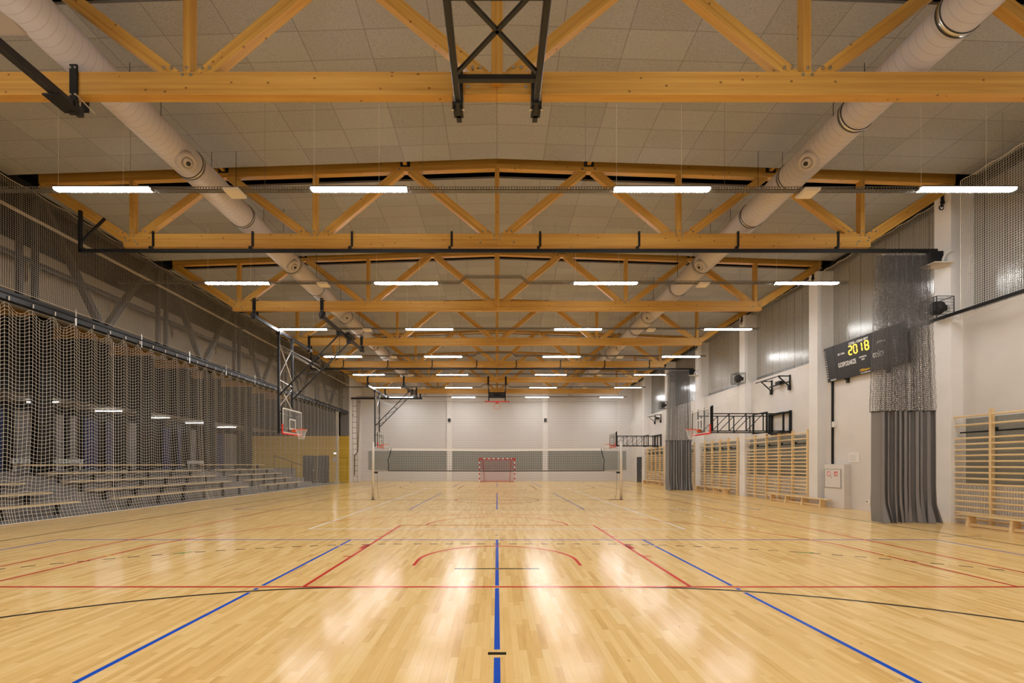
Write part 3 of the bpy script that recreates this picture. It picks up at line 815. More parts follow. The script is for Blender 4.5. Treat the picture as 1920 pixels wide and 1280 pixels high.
# fine net before the far wall
t_ = thing('ball_net', (0, 41.3, 0), 'pale fine ball net hung in front of the white far wall', 'net', 'high ball nets')
V, F = flatnet((-10.6, 41.3, .02), (21.6, 0, 0), (0, 0, 7.25), 160, 56, .0026); mesh_np('mesh', V, F, M_netfine, t_)
MB().tube([(11.05, 41.3, .02), (11.05, 41.3, 7.3)], .02, 6).build('side_rope', M_whitepl, t_)
MB().tube([(-10.7, 41.3, 7.28), (11.1, 41.3, 7.28)], .012, 6).build('head_rope', M_netfine, t_)

# ------------------------------------------------------------------ basketball
def hoop(par, xb, yc, s):
    """board in the Y-Z plane at x=xb; s = direction of the court (+1 / -1)"""
    z0, z1, hw = 2.85, 3.9, .9
    MB().box(xb, xb - s * .015, yc - hw, yc + hw, z0, z1).build('backboard', M_acryl, par)
    q = MB(); e = .05
    x0, x1 = xb + s * .001, xb + s * .006
    q.box(x0, x1, yc - hw, yc + hw, z1 - e, z1).box(x0, x1, yc - hw, yc + hw, z0, z0 + e).box(x0, x1, yc - hw, yc - hw + e, z0, z1).box(x0, x1, yc + hw - e, yc + hw, z0, z1)
    q.build('board_border', M_wframe, par)
    q = MB().box(x0, x1, yc - .295, yc + .295, 3.45, 3.5).box(x0, x1, yc - .295, yc + .295, 3.05, 3.1).box(x0, x1, yc - .295, yc - .245, 3.05, 3.5).box(x0, x1, yc + .245, yc + .295, 3.05, 3.5)
    q.build('target_square', M_wframe, par)
    q = MB().box(xb - s * .035, xb + s * .02, yc - hw - .015, yc + hw + .015, z0 - .05, z0 + .02)
    for d in (-1, 1): q.box(xb - s * .035, xb + s * .02, yc + d * (hw - .03), yc + d * (hw + .02), z0 - .05, z0 + .36)
    q.build('padding', M_redpad, par, bevel=.008)
    q = MB().box(xb - s * .05, xb - s * .02, yc - hw, yc + hw, z1 - .05, z1)
    for d in (-.88, -.3, .3, .88): q.box(xb - s * .06, xb - s * .02, yc + d - .02, yc + d + .02, z0, z1 + .04)
    q.build('board_frame', M_black, par)
    rc = (xb + s * .385, yc, 3.05)
    rim = MB().torus(rc, (0, 0, 1), .232, .011, 40, 8).build('rim', M_orange, par, smooth=True)
    rim['_o'] = par['_o']
    MB().box(xb + s * .005, xb + s * .15, yc - .075, yc + .075, 2.94, 3.06).bar((xb + s * .01, yc - .07, 2.95), (xb + s * .2, yc - .13, 3.045), .02, .02).bar((xb + s * .01, yc + .07, 2.95), (xb + s * .2, yc + .13, 3.045), .02, .02).build('rim_bracket', M_orange, rim)
    L_ = []; n = 12
    for d in (-1, 1):
        for i in range(n):
            tt = np.linspace(0, 1, 12); a = 2 * PI * i / n + d * tt * 1.6
            r_ = .228 - .115 * tt ** .7
            L_.append(np.stack([rc[0] + r_ * np.cos(a), rc[1] + r_ * np.sin(a), rc[2] - .01 - .4 * tt], -1))
    V, F = tubes(np.stack(L_), .0045); mesh_np('hoop_net', V, F, M_wframe, rim)

def beam_with_hangers(par, x, ya, yb, ks):
    MB().box(x - .05, x + .05, ya, yb, 7.06, 7.2).build('beam', M_darksteel, par, bevel=.008)
    for k in ks:
        y = TY[k]
        q = MB().box(x - .06, x + .06, y - .035, y - .005, 7.2, 7.8).box(x - .07, x + .07, y - .07, y - .0, 7.02, 7.25)
        q.box(x - .06, x + .06, y + .165, y + .19, 7.2, 7.8)
        h_ = q.build('hanger', M_black, par, bevel=.004); h_['_o'] = par['_o']
        q = MB()
        for dx in (-.035, .035):
            for z in (7.32, 7.74): q.lathe((x + dx, y - .034, z), (0, -1, 0), [(0, .016), (.012, .014)], 8)
        q.build('hanger_bolt', M_chrome, h_)
def ceiling_basket():
    yc = 19.63; t_ = thing('ceiling_basket', (-9.1, yc, 2.8), 'nearer left basketball hoop on a black lattice frame hung from the trusses', 'basketball hoop', 'basketball hoops')
    for x in (-9.15, -6.6): beam_with_hangers(t_, x, 16.9, 22.4, (2, 3))
    for y, z0 in ((yc - .63, 2.85), (yc + .63, 3.6)):
        MB().box(-9.19, -9.11, y - .04, y + .04, z0, 7.0).build('upright', M_darksteel, t_, bevel=.006)
        MB().box(-9.23, -9.07, y - .07, y + .07, 6.98, 7.12).build('clamp', M_darksteel, t_)
        a = Vector((-9.12, y, 4.45)); b = Vector((-6.62, y, 6.98))
        MB().bar(a, b, .05, .05).build('brace_leg', M_black, t_)
        MB().box(-6.7, -6.54, y - .1, y + .1, 6.94, 7.1).build('brace_clamp', M_black, t_)
        MB().bar((-9.1, y, 6.55), a.lerp(b, .55), .035, .035).build('fold_strut', M_chrome, t_)
        MB().bar((-9.1, y, 6.48), a.lerp(b, .5), .025, .025).build('fold_strut', M_chrome, t_)
    q = MB()
    ya, yb = yc - .63, yc + .63
    q.bar((-9.15, ya, 6.7), (-9.15, yb, 5.2), .03, .03).bar((-9.15, yb, 6.7), (-9.15, ya, 5.2), .03, .03).bar((-9.15, ya, 5.1), (-9.15, yb, 5.0), .03, .03)
    q.bar((-9.15, ya, 4.9), (-9.15, yb, 3.95), .03, .03).bar((-9.15, yb, 4.9), (-9.15, ya, 3.95), .03, .03)
    q.bar((-9.15, ya, 3.7), (-9.15, yb, 3.7), .04, .04).bar((-9.15, ya, 3.1), (-9.15, yb, 3.1), .04, .04)
    q.build('cross_brace', M_chrome, t_)
    q = MB(); a = Vector((-9.12, 0, 4.45)); b = Vector((-6.62, 0, 6.98)); N = 6
    for i in range(N):
        p0 = a.lerp(b, i / N); p1 = a.lerp(b, (i + 1) / N)
        y0_, y1_ = (ya, yb) if i % 2 == 0 else (yb, ya)
        q.bar((p0.x, y0_, p0.z), (p1.x, y1_, p1.z), .025, .025)
    q.bar((a.lerp(b, .55).x, ya, a.lerp(b, .55).z), (a.lerp(b, .55).x, yb, a.lerp(b, .55).z), .03, .03)
    q.build('brace_lattice', M_darksteel, t_)
    MB().box(-6.52, -6.36, yc - .1, yc + .75, 7.12, 7.24).build('hoist_motor', M_black, t_)
    MB().tube([(-6.44, yc + .15, 7.26), (-6.44, yc + .7, 7.26)], .05, 10).build('hoist_drum', M_alu, t_)
    q = MB()
    for z in (3.75, 3.0):
        for y in (ya, yb): q.bar((-9.15, y, z), (-8.9, y, z), .04, .04)
    q.build('board_arm', M_black, t_)
    hoop(t_, -8.86, yc, 1)
    return t_
cb = ceiling_basket()
dup(cb, (0, 14.97, 0), 'farther left basketball hoop on a ceiling frame, close to the far wall')
# beam of the next such frame, at the near left
t_ = thing('basket_beam', (-6.62, 5, 7.06), 'black steel beam hung under the nearest truss at top left', 'steel beam')
beam_with_hangers(t_, -6.62, 1.9, 7.22, (0,))
MB().tube([(-6.5, 6.98, 7.26), (-6.44, 7.26, 7.16)], .009, 6).build('tie_rod', M_chrome, t_)
MB().box(-6.75, -6.49, 6.72, 7.08, 7.03, 7.055).build('foot_plate', M_black, t_)
# X-braced frame under the nearest truss, centre
t_ = thing('hoist_frame', (0, 5, 7.06), 'black X-braced steel frame hung under the nearest truss, top centre', 'steel frame')
for s in (-1, 1):
    x = s * .605
    MB().box(x - .045, x + .045, 1.9, 7.16, 7.08, 7.22).build('side_beam', M_darksteel, t_, bevel=.008)
    MB().box(x - .075, x + .075, 6.9, 7.2, 7.05, 7.075).box(x - .04, x + .04, 7.16, 7.3, 7.05, 7.11).build('end_shoe', M_darksteel, t_)
    q = MB().box(x - .07, x + .07, 7.05, 7.1, 7.2, 7.72).box(x - .06, x - .035, 6.95, 7.1, 7.0, 7.35).box(x + .035, x + .06, 6.95, 7.1, 7.0, 7.35)
    q.build('hanger', M_black, t_)
    q = MB()
    for d in (-.085, .085): q.tube([(x + d, 7.0, 7.25), (x + d, 7.0, 7.05)], .009, 6).lathe((x + d, 7.0, 7.04), (0, 0, -1), [(0, .02), (.02, .02)], 8)
    q.build('hanger_bolt', M_chrome, t_)
MB().bar((-.6, 6.56, 7.13), (.6, 6.56, 7.13), .07, .07).build('cross_bar', M_darksteel, t_)
MB().bar((-.6, 5.38, 7.13), (.6, 5.38, 7.13), .09, .07).build('cross_bar', M_darksteel, t_)
MB().bar((-.56, 6.44, 7.12), (.56, 5.2, 7.12), .045, .045).build('diagonal_brace', M_darksteel, t_)
MB().bar((.56, 6.44, 7.12), (-.56, 5.2, 7.12), .045, .045).build('diagonal_brace', M_darksteel, t_)
# folded up basket at the far centre
def folded_basket():
    yb = 34.2; t_ = thing('folded_basket', (0, yb, 6.2), 'folded up basketball hoop under the ceiling before the far wall, centre', 'basketball hoop', 'basketball hoops')
    for s in (-1, 1):
        x = s * .62
        MB().box(x - .04, x + .04, 31.9, 37.2, 7.06, 7.2).build('side_beam', M_darksteel, t_)
        MB().box(x - .06, x + .06, TY[5] - .05, TY[5] - .005, 7.2, 7.75).build('hanger', M_black, t_)
        MB().box(x - .04, x + .04, yb - .04, yb + .04, 6.3, 7.06).build('upright', M_black, t_)
    q = MB()
    for i in range(6): q.bar((-.62, yb + .3 * i, 6.95 - .03 * i), (.62, yb + .3 * i, 6.95 - .03 * i), .08, .06)
    q.bar((-.6, yb, 6.9), (.6, yb + 1.2, 6.9), .06, .06).bar((.6, yb, 6.9), (-.6, yb + 1.2, 6.9), .06, .06)
    q.bar((-.62, yb, 6.62), (.62, yb, 6.62), .05, .05)
    q.build('folded_lattice', M_black, t_)
    MB().box(-.22, .22, yb + .02, yb + .5, 6.6, 6.9).build('hoist_motor', M_black, t_)
    # backboard tipped face down
    MB().hexa([(-.9, yb - .55, 6.2), (.9, yb - .55, 6.2), (.9, yb + .45, 6.32), (-.9, yb + .45, 6.32), (-.9, yb - .55, 6.22), (.9, yb - .55, 6.22), (.9, yb + .45, 6.34), (-.9, yb + .45, 6.34)]).build('backboard', M_acryl, t_)
    q = MB().box(-.91, .91, yb - .6, yb - .54, 6.17, 6.24).box(-.91, -.85, yb - .6, yb - .3, 6.17, 6.25).box(.85, .91, yb - .6, yb - .3, 6.17, 6.25)
    q.build('padding', M_redpad, t_)
    MB().box(-.9, .9, yb + .36, yb + .45, 6.3, 6.36).build('board_border', M_black, t_)
    rim = MB().torus((0, yb - .42, 5.86), (0, 1, .1), .225, .013, 36, 8).build('rim', M_orange, t_, smooth=True); rim['_o'] = t_['_o']
    MB().box(-.08, .08, yb - .52, yb - .35, 6.07, 6.2).build('rim_bracket', M_redpad, rim)
    L_ = []
    for i in range(10):
        a = 2 * PI * i / 10; tt = np.linspace(0, 1, 6)
        L_.append(np.stack([.22 * math.cos(a) * (1 - .3 * tt), yb - .42 + .3 * tt, 5.86 + .22 * math.sin(a) - .18 * tt], -1))
    V, F = tubes(np.stack(L_), .0035); mesh_np('hoop_net', V, F, M_wframe, rim)
folded_basket()
def wall_basket():
    yc = 19.63; t_ = thing('wall_basket', (12.2, yc, 2.8), 'nearer right basketball hoop on black lattice arms from the wall', 'basketball hoop', 'basketball hoops')
    for y in (yc - .55, yc + .45):
        q = MB()
        zt, zb = 3.68, 2.95
        xa, xb = 8.9, 11.35
        MB().bar((xa, y, zt), (12.1, y, zt), .04, .04).build('top_tube', M_black, t_)
        MB().bar((xa, y, zb), (12.1, y, zb), .045, .045).build('bottom_tube', M_black, t_)
        N = 3
        for i in range(N + 1):
            x = 9.05 + (11.2 - 9.05) * i / N
            q.bar((x, y, zb), (x, y, zt), .035, .035)
            if i < N: q.bar((x, y, zb), (x + (11.2 - 9.05) / N, y, zt), .025, .025)
        q.build('arm_lattice', M_black, t_)
    q = MB()
    for y in (yc - .7, yc + .6):
        q.box(12.2, 12.29, y - .035, y + .035, 2.85, 3.8)
    q.box(12.2, 12.29, yc - .7, yc + .6, 3.7, 3.78).box(12.2, 12.29, yc - .7, yc + .6, 2.88, 2.96)
    q.build('wall_frame', M_black, t_)
    q = MB()
    for x in (11.35, 12.05):
        for y in (yc - .55, yc + .45): q.box(x - .03, x + .03, y - .03, y + .03, 2.88, 3.76)
    for x in (11.35, 12.05):
        q.bar((x, yc - .55, 3.74), (x, yc + .45, 3.74), .05, .05).bar((x, yc - .55, 2.9), (x, yc + .45, 2.9), .05, .05)
    q.bar((12.05, yc - .55, 3.72), (12.25, yc - .7, 3.74), .06, .06).bar((12.05, yc - .55, 2.92), (12.25, yc - .7, 2.92), .06, .06).bar((12.05, yc + .45, 3.72), (12.25, yc + .6, 3.74), .06, .06)
    q.build('hinge_frame', M_black, t_)
    MB().box(8.86, 8.92, yc - .93, yc - .87, 2.95, 3.98).build('board_post', M_black, t_)
    hoop(t_, 8.8, yc, -1)
    return t_
wb = wall_basket()
dup(wb, (0, 14.97, 0), 'farther right basketball hoop on wall arms, near the grey door')
def winch():
    t_ = thing('wall_bracket', (12.2, 19.6, 4.7), 'black triangular winch bracket on the wall above the nearer right hoop', 'bracket', 'winch brackets')
    for y in (19.0, 20.25):
        q = MB().bar((12.27, y, 4.72), (12.27, y, 5.3), .05, .05).bar((11.78, y, 5.25), (12.29, y, 5.25), .045, .045).bar((11.8, y, 5.22), (12.27, y, 4.8), .04, .04)
        q.box(12.2, 12.29, y - .05, y + .05, 4.66, 4.86)
        q.build('triangle', M_black, t_)
    MB().tube([(11.82, 18.95, 5.25), (11.82, 20.7, 5.25)], .022, 8).build('shaft', M_black, t_)
    MB().tube([(12.2, 18.95, 5.0), (12.2, 20.3, 5.0)], .03, 8).build('rear_shaft', M_black, t_)
    MB().box(12.08, 12.28, 19.4, 19.7, 4.98, 5.12).build('winch_motor', M_black, t_)
    q = MB().tube([(11.82, 19.05, 5.25), (9.0, 19.05, 3.8)], .004, 4).tube([(11.82, 20.2, 5.25), (9.0, 20.2, 3.8)], .004, 4)
    q.build('hoist_line', M_whitepl, t_)
    return t_
w_ = winch()
dup(w_, (0, 14.97, 0), 'black winch bracket on the wall above the farther right hoop')

# ------------------------------------------------------------------ wall bars, benches
def wall_bars(y0, nb, lab):
    t_ = thing('wall_bars', (12.14, y0, 0), lab, 'wall bars', 'wooden wall bars')
    zs = [.16 + .147 * i for i in range(15)] + [2.56, 2.78]
    zs = [z for z in zs]
    for i in range(nb + 1):
        y = y0 + .9 * i
        member('upright', (12.115, y, .0), (12.115, y, 2.92), .045, .12, M_pine, t_, (1, 0, 0), .008)
        MB().box(12.175, 12.3, y - .02, y + .02, 2.4, 2.46).build('wall_fixing', M_darksteel, t_)
        if i < nb:
            for z in zs:
                xx = 12.09 if z < 2.7 else 12.06
                member('rung', (xx, y + .02, z), (xx, y + .88, z), .045, .032, M_pine, t_, (1, 0, 0), .009)
    struct(box('wall_panel', M_panel, 12.255, XR + .01, y0 - .3 + .45, y0 + .9 * nb - .15, 1.06, 2.74))
    p = tag(MB().tube([(12.215, y0 + .05, 2.38), (12.215, y0 + .9 * nb - .05, 2.38)], .018, 8).build('wall_pipe', M_black), f'black pipe along the wall behind the {lab.split(",")[0]}', 'pipe', 'pipes behind the wall bars')
    g = MB()
    n = int(.9 * nb / .06)
    for i in range(n): g.box(12.278, 12.30, y0 + .3 + i * .06, y0 + .33 + i * .06, .22, 1.0)
    tag(g.build('radiator_grille', M_whitepl), f'pale slatted grille low behind the {lab.split(",")[0]}', 'grille', 'grilles behind the wall bars')
wall_bars(7.5, 5, 'nearest pine wall bars, at the right edge')
wall_bars(17.66, 5, 'second pine wall bars, under the nearer wall hoop')
wall_bars(22.82, 5, 'third pine wall bars, left of the pale pillar')
wall_bars(27.8, 5, 'fourth pine wall bars, hidden behind the far curtain')
wall_bars(32.85, 5, 'last pine wall bars, beside the grey door')
def bench(y0, y1, lab):
    x = 11.82; t_ = thing('gym_bench', (x, y0, 0), lab, 'bench', 'low pine benches')
    member('seat', (x, y0, .285), (x, y1, .285), .25, .034, M_pine, t_, bevel=.006)
    n = max(3, int(round((y1 - y0 - .6) / .95)) + 1)
    for i in range(n):
        y = y0 + .32 + (y1 - y0 - .64) * i / (n - 1)
        q = MB().hexa([(x - .12, y - .03, 0), (x + .12, y - .03, 0), (x + .12, y + .03, 0), (x - .12, y + .03, 0), (x - .085, y - .03, .268), (x + .085, y - .03, .268), (x + .085, y + .03, .268), (x - .085, y + .03, .268)])
        q.build('leg', M_pine, t_)
    MB().box(x - .05, x - .02, y0 + .3, y1 - .3, .02, .09).build('stretcher', M_pine, t_)
bench(8.1, 11.62, 'low pine bench before the nearest wall bars')
bench(16.15, 19.75, 'low pine bench before the second wall bars, reaching past the fire cabinet')
bench(23.2, 27.0, 'low pine bench before the third wall bars')
bench(32.6, 36.7, 'low pine bench before the last wall bars beside the door')

# ------------------------------------------------------------------ scoreboard
def text_mesh(s, size, m, parent, place, name='lettering', bold=0., sx=1.):
    cu = bpy.data.curves.new('txt', 'FONT'); cu.body = s; cu.size = size; cu.align_x = 'CENTER'; cu.align_y = 'CENTER'; cu.extrude = .0015; cu.offset = bold
    ob = bpy.data.objects.new('txt', cu); COL.objects.link(ob)
    dg = bpy.context.evaluated_depsgraph_get(); dg.update()
    me = bpy.data.meshes.new_from_object(ob.evaluated_get(dg)); bpy.data.objects.remove(ob)
    me.transform(place @ Matrix.Diagonal((sx, 1, 1, 1))); me.materials.clear(); me.materials.append(m)
    o = bpy.data.objects.new(name, me); COL.objects.link(o); o.parent = parent
    return o
def scoreboard():
    y0, y1 = 13.36, 16.68; bot = Vector((12.17, 0, 4.55)); top = Vector((12.01, 0, 5.78))
    c = (bot + top) / 2; c.y = (y0 + y1) / 2
    t_ = thing('scoreboard', c, 'black tilted electronic scoreboard on the right wall showing 20:18', 'scoreboard')
    vv = (top - bot).normalized(); uu = Vector((0, -1, 0)); nn = uu.cross(vv)
    hw, hh = (y1 - y0) / 2, (top - bot).length / 2
    Rm = Matrix((uu, vv, nn)).transposed().to_4x4()
    def quad(u0, u1, v0, v1, d0, d1):
        q = MB(); q.hexa([Rm @ Vector(p) + c for p in ((u0, v0, d0), (u1, v0, d0), (u1, v1, d0), (u0, v1, d0), (u0, v0, d1), (u1, v0, d1), (u1, v1, d1), (u0, v1, d1))]); return q
    body = quad(-hw, hw, -hh, hh, -.07, 0).build('casing', M_screen, t_, bevel=.006)
    for u0, u1 in ((-hw + .02, -hw + .47), (hw - .47, hw - .02)): quad(u0, u1, -hh + .03, hh - .03, .0, .004).build('side_module', M_screen2, t_)
    q = MB()
    for s in (-1, 1):
        for i in range(12):
            v = hh - .14 - i * .088
            qq = quad(s * (hw - .2) - .16, s * (hw - .2) + .16, v - .004, v + .004, .004, .0055); q.add(qq.v, qq.f)
    q.build('row_line', M_screen, t_)
    P = lambda u, v, d=.006: Rm @ Matrix.Translation((u, v, d))
    text_mesh('CZAS - CZAS GRY', .105, M_ink, t_, P(-.08, .49), bold=.004, sx=.95)
    text_mesh('SET / FAUL', .085, M_ink, t_, P(-.86, .25), bold=.003, sx=.8); text_mesh('SET / FAUL', .085, M_ink, t_, P(.80, .25), bold=.003, sx=.8)
    text_mesh('GOSPODARZE', .215, M_ink, t_, P(-.66, -.13), bold=.004, sx=.57); text_mesh('GOŚCIE', .215, M_ink, t_, P(.64, -.13), bold=.004, sx=.57)
    text_mesh('KWARTA', .07, M_ink, t_, P(.03, -.055), bold=.002); text_mesh('GRY', .07, M_ink, t_, P(.03, -.14), bold=.002)
    text_mesh('CBDsport', .1, M_yink, t_, P(.05, -.485), bold=.003); text_mesh('www.cbdsport.pl', .055, M_ink, t_, P(.05, -.575), bold=.002)
    text_mesh('FAULE', .06, M_ink, t_, P(-hw + .3, -hh + .05), bold=.003, sx=1.5)
    for i in range(12):
        for s in (-1, 1): text_mesh(str(4 + i), .062, M_ink, t_, P(s * (hw - .06) if s < 0 else hw - .42, hh - .12 - i * .088), name='player_number', bold=.002)
    # seven segment digits
    SEG = {'2': 'abged', '0': 'abcdef', '1': 'bc', '8': 'abcdefg'}
    w, h, tk = .135, .28, .036
    def digit(ch, u, v):
        pos = {'a': (u, v + h / 2, w - .03, tk), 'd': (u, v - h / 2, w - .04, tk), 'g': (u, v, w - .04, tk), 'f': (u - w / 2, v + h / 4, tk, h / 2 - .03), 'b': (u + w / 2, v + h / 4, tk, h / 2 - .03), 'e': (u - w / 2, v - h / 4, tk, h / 2 - .03), 'c': (u + w / 2, v - h / 4, tk, h / 2 - .03)}
        q = MB()
        for sname in SEG[ch]:
            a, b, ww, hh_ = pos[sname]; qq = quad(a - ww / 2, a + ww / 2, b - hh_ / 2, b + hh_ / 2, .001, .007); q.add(qq.v, qq.f)
        q.build('digit', M_led, t_)
    for ch, u in zip('2018', (-.45, -.235, -.03, .235)): digit(ch, u, .275)
    q = MB()
    for v in (.18, .3): qq = quad(-.13, -.1, v - .02, v + .02, .001, .006); q.add(qq.v, qq.f)
    q.build('colon', M_ledoff, t_)
    for y in (14.2, 15.85):
        MB().bar((12.29, y, 4.45), (12.12, y, 4.56), .03, .03).box(12.22, 12.3, y - .04, y + .04, 4.4, 5.5).build('wall_mount', M_rubber, t_)
scoreboard()
cd = thing('cable_conduit', (12.27, 16.9, 1.56), 'black vertical cable conduit from the scoreboard down to the fire cabinet', 'conduit')
MB().box(12.24, 12.298, 16.55, 16.61, 1.56, 4.58).build('pipe', M_black, cd)
MB().box(12.2, 12.299, 16.4, 16.53, 2.9, 3.1).build('junction_box', M_whitepl, cd, bevel=.006)
fc = thing('fire_cabinet', (12.2, 16.2, 0), 'white boxed fire hose cabinet with two red signs, beside the pillar', 'fire cabinet')
MB().box(12.06, XR - .001, 15.75, 16.7, 0, 1.55).build('boxing', M_wall, fc, bevel=.006)
d_ = MB().box(12.045, 12.06, 15.9, 16.66, .72, 1.36).build('door', M_wall, fc, bevel=.004); d_['_o'] = fc['_o']
q = MB().box(12.044, 12.05, 15.89, 16.67, .705, .716).box(12.044, 12.05, 15.89, 16.67, 1.364, 1.375).box(12.044, 12.05, 15.885, 15.896, .705, 1.375).box(12.044, 12.05, 16.664, 16.675, .705, 1.375)
q.build('door_gap', M_grey, fc)
MB().lathe((12.045, 16.33, 1.08), (-1, 0, 0), [(0, .02), (.02, .015)], 10).build('lock', M_chrome, d_)
for yy0, kind in ((16.46, 0), (16.12, 1)):
    s_ = MB().box(12.041, 12.045, yy0 - .07, yy0 + .07, 1.13, 1.29).build('sign', M_sred, d_); 
    q = MB().box(12.0395, 12.041, yy0 - .045, yy0 + .045, 1.15, 1.2)
    if kind == 0: q.lathe((12.041, yy0 + .01, 1.235), (-1, 0, 0), [(0, .032), (.0015, .032)], 14).box(12.0395, 12.041, yy0 - .06, yy0 - .03, 1.2, 1.27)
    else: q.box(12.0395, 12.041, yy0 - .01, yy0 + .025, 1.15, 1.25).box(12.0395, 12.041, yy0 - .05, yy0 - .03, 1.2, 1.26)
    q.build('pictogram', M_ink, d_)
pl = thing('notice_board', (12.29, 15.6, 1.6), 'small white framed notice on the wall above the fire cabinet', 'notice')
MB().box(12.285, 12.299, 15.36, 15.84, 1.62, 1.94).build('frame', M_whitepl, pl, bevel=.004)
MB().box(12.282, 12.285, 15.39, 15.81, 1.65, 1.91).build('sheet', M_paper, pl)
q = MB()
for i in range(6): q.box(12.2815, 12.282, 15.5 + .03 * (i % 3), 15.78, 1.68 + .035 * i, 1.685 + .035 * i)
q.build('text_line', M_grey, pl)
so = thing('wall_socket', (12.29, 15.0, .2), 'white wall socket low beside the near curtain', 'socket')
MB().box(12.28, 12.299, 14.9, 15.1, .25, .38).build('plate', M_whitepl, so, bevel=.004)
MB().lathe((12.28, 15.05, .315), (-1, 0, 0), [(0, .03), (.006, .03)], 12).build('cover', M_grey, so)
# speakers in cages on the pillars
def speaker():
    y = TY[1] + .02; z = 5.72; t_ = thing('speaker', (11.8, y, z - .25), 'black round caged speaker on the pillar above the near curtain', 'speaker', 'caged wall speakers')
    MB().lathe((11.62, y, z), (1, 0, 0), [(0, .0), (.0, .12), (.03, .165), (.1, .185), (.2, .18), (.25, .14), (.27, .07)], 24).build('cone', M_rubber, t_, smooth=False)
    MB().box(11.86, 11.98, y - .06, y + .06, z - .07, z + .07).build('bracket', M_black, t_)
    q = MB(); a = .24; x0, x1 = 11.52, 11.975
    for dy in (-a, a):
        for dz in (-a, a): q.bar((x0, y + dy, z + dz), (x1, y + dy, z + dz), .012, .012)
    for x in (x0, x1):
        for d in (-a, a):
            q.bar((x, y - a, z + d), (x, y + a, z + d), .014, .014); q.bar((x, y + d, z - a), (x, y + d, z + a), .014, .014)
    for i in range(1, 6):
        d = -a + 2 * a * i / 6
        q.bar((x0, y - a, z + d), (x0, y + a, z + d), .006, .006); q.bar((x0, y + d, z - a), (x0, y + d, z + a), .006, .006)
        for e in (-a, a): q.bar((x0, y + e, z + d), (x1, y + e, z + d), .006, .006); q.bar((x0, y + d, z + e), (x1, y + d, z + e), .006, .006)
    q.build('cage', M_black, t_)
    return t_
sp = speaker()
dup(sp, (0, 9.98, 0), 'black round caged speaker on the pillar beyond the nearer wall hoop')
dup(sp, (0, 19.96, 0), 'black round caged speaker on the pillar above the farther wall hoop')
for x, nm in ((-4.4, 'left'), (4.45, 'right')):
    t_ = thing('wall_box', (x, YE - .2, 5.45), f'small grey speaker box on the {nm} pilaster of the far wall', 'speaker', 'boxes on the far wall')
    MB().box(x - .12, x + .12, YE - .3, YE - .141, 5.45, 5.78).build('casing', M_doorgrey, t_, bevel=.01)
    MB().lathe((x, YE - .3, 5.6), (0, -1, 0), [(0, .08), (.012, .075)], 16).build('grille', M_black, t_)
for k in range(2, 8):
    y = PY[k] + .2
    q = MB().tube([(11.93, y, 8.9), (11.93, y, 8.45)], .018, 6).torus((11.93, y, 8.44), (0, 1, 0), .06, .014, 16, 6).torus((11.93, y - .03, 8.56), (0, 1, 0), .05, .014, 16, 6)
    q.box(11.93, 11.978, y - .03, y + .03, 8.55, 8.75)
    tag(q.build('net_pulley', M_black), f'small black net pulley at the top of {["the pillar left of the scoreboard","the pillar by the nearer wall hoop","the pillar left of the third wall bars","the pillar behind the far curtain","the pillar by the farther wall hoop","the last pillar on the right wall"][k-2]}', 'pulley', 'net pulleys')
for k in range(1, 7):
    y = TY[k]
# door in the right wall, far end
dr = thing('door_1', (12.28, 39, 0)); struct(dr)
MB().box(12.26, 12.299, 38.3, 39.75, 0, 2.18).build('leaf', M_doorgrey, dr)
MB().box(12.23, 12.299, 38.2, 38.3, 0, 2.26).box(12.23, 12.299, 39.75, 39.85, 0, 2.26).box(12.23, 12.299, 38.2, 39.85, 2.18, 2.26).build('door_frame', M_whitepl, dr)
MB().box(12.22, 12.26, 38.45, 38.57, 1.0, 1.04).build('handle', M_chrome, dr)
# grey acoustic panels on the far wall
for x0, x1 in ((-11.9, -4.66), (-4.14, 4.19), (4.71, 11.95)):
    struct(box('wall_panel', M_panel, x0, x1, YE - .05, YE, 1.02, 2.78))

# ------------------------------------------------------------------ volleyball set
vb = thing('volleyball_net', (0, 19.9, 1.25), 'long black volleyball net with white top tape strung across the hall', 'volleyball net')
ny = 19.9; xa, xb = -4.78, 4.7
zt = lambda x: 2.17 + .01 * abs(x)
u = np.linspace(0, 1, 96); vv = np.linspace(0, 1, 10)
P = np.zeros((96, 10, 3)); X = xa + (xb - xa) * u
bulge = .12 * (1 - np.abs(vv - .5) * 2)
P[..., 0] = X[:, None]; P[:, :, 1] = ny
P[..., 2] = 1.27 + (np.array([zt(x) for x in X])[:, None] - 1.27) * vv[None]
edge = np.clip(1 - np.minimum(u, 1 - u) / .05, 0, 1)
P[..., 0] += (np.where(u < .5, 1, -1) * edge)[:, None] * -bulge[None] * 1.0 * -1
V, F = netgrid(P, .0042); mesh_np('mesh', V, F, M_netblack, vb)
q = MB()
for i in range(24):
    x0 = xa + .03 + (xb - xa - .06) * i / 24; x1 = xa + .03 + (xb - xa - .06) * (i + 1) / 24
    q.hexa([(x0, ny - .006, zt(x0) - .05), (x1, ny - .006, zt(x1) - .05), (x1, ny + .006, zt(x1) - .05), (x0, ny + .006, zt(x0) - .05), (x0, ny - .006, zt(x0) + .035), (x1, ny - .006, zt(x1) + .035), (x1, ny + .006, zt(x1) + .035), (x0, ny + .006, zt(x0) + .035)])
q.build('top_tape', M_wframe, vb)
MB().tube([(xa, ny, 1.27), (0, ny, 1.25), (xb, ny, 1.27)], .021, 6).build('bottom_cord', M_netblack, vb)
for s, xe in ((-1, xa), (1, xb)):
    MB().tube([(xe - s * .13, ny, zt(xe) + .03), (xe - s * .08, ny, 1.98), (xe + s * .01, ny, 1.72), (xe - s * .02, ny, 1.5), (xe, ny, 1.27)], .018, 6).build('side_cord', M_netblack, vb)
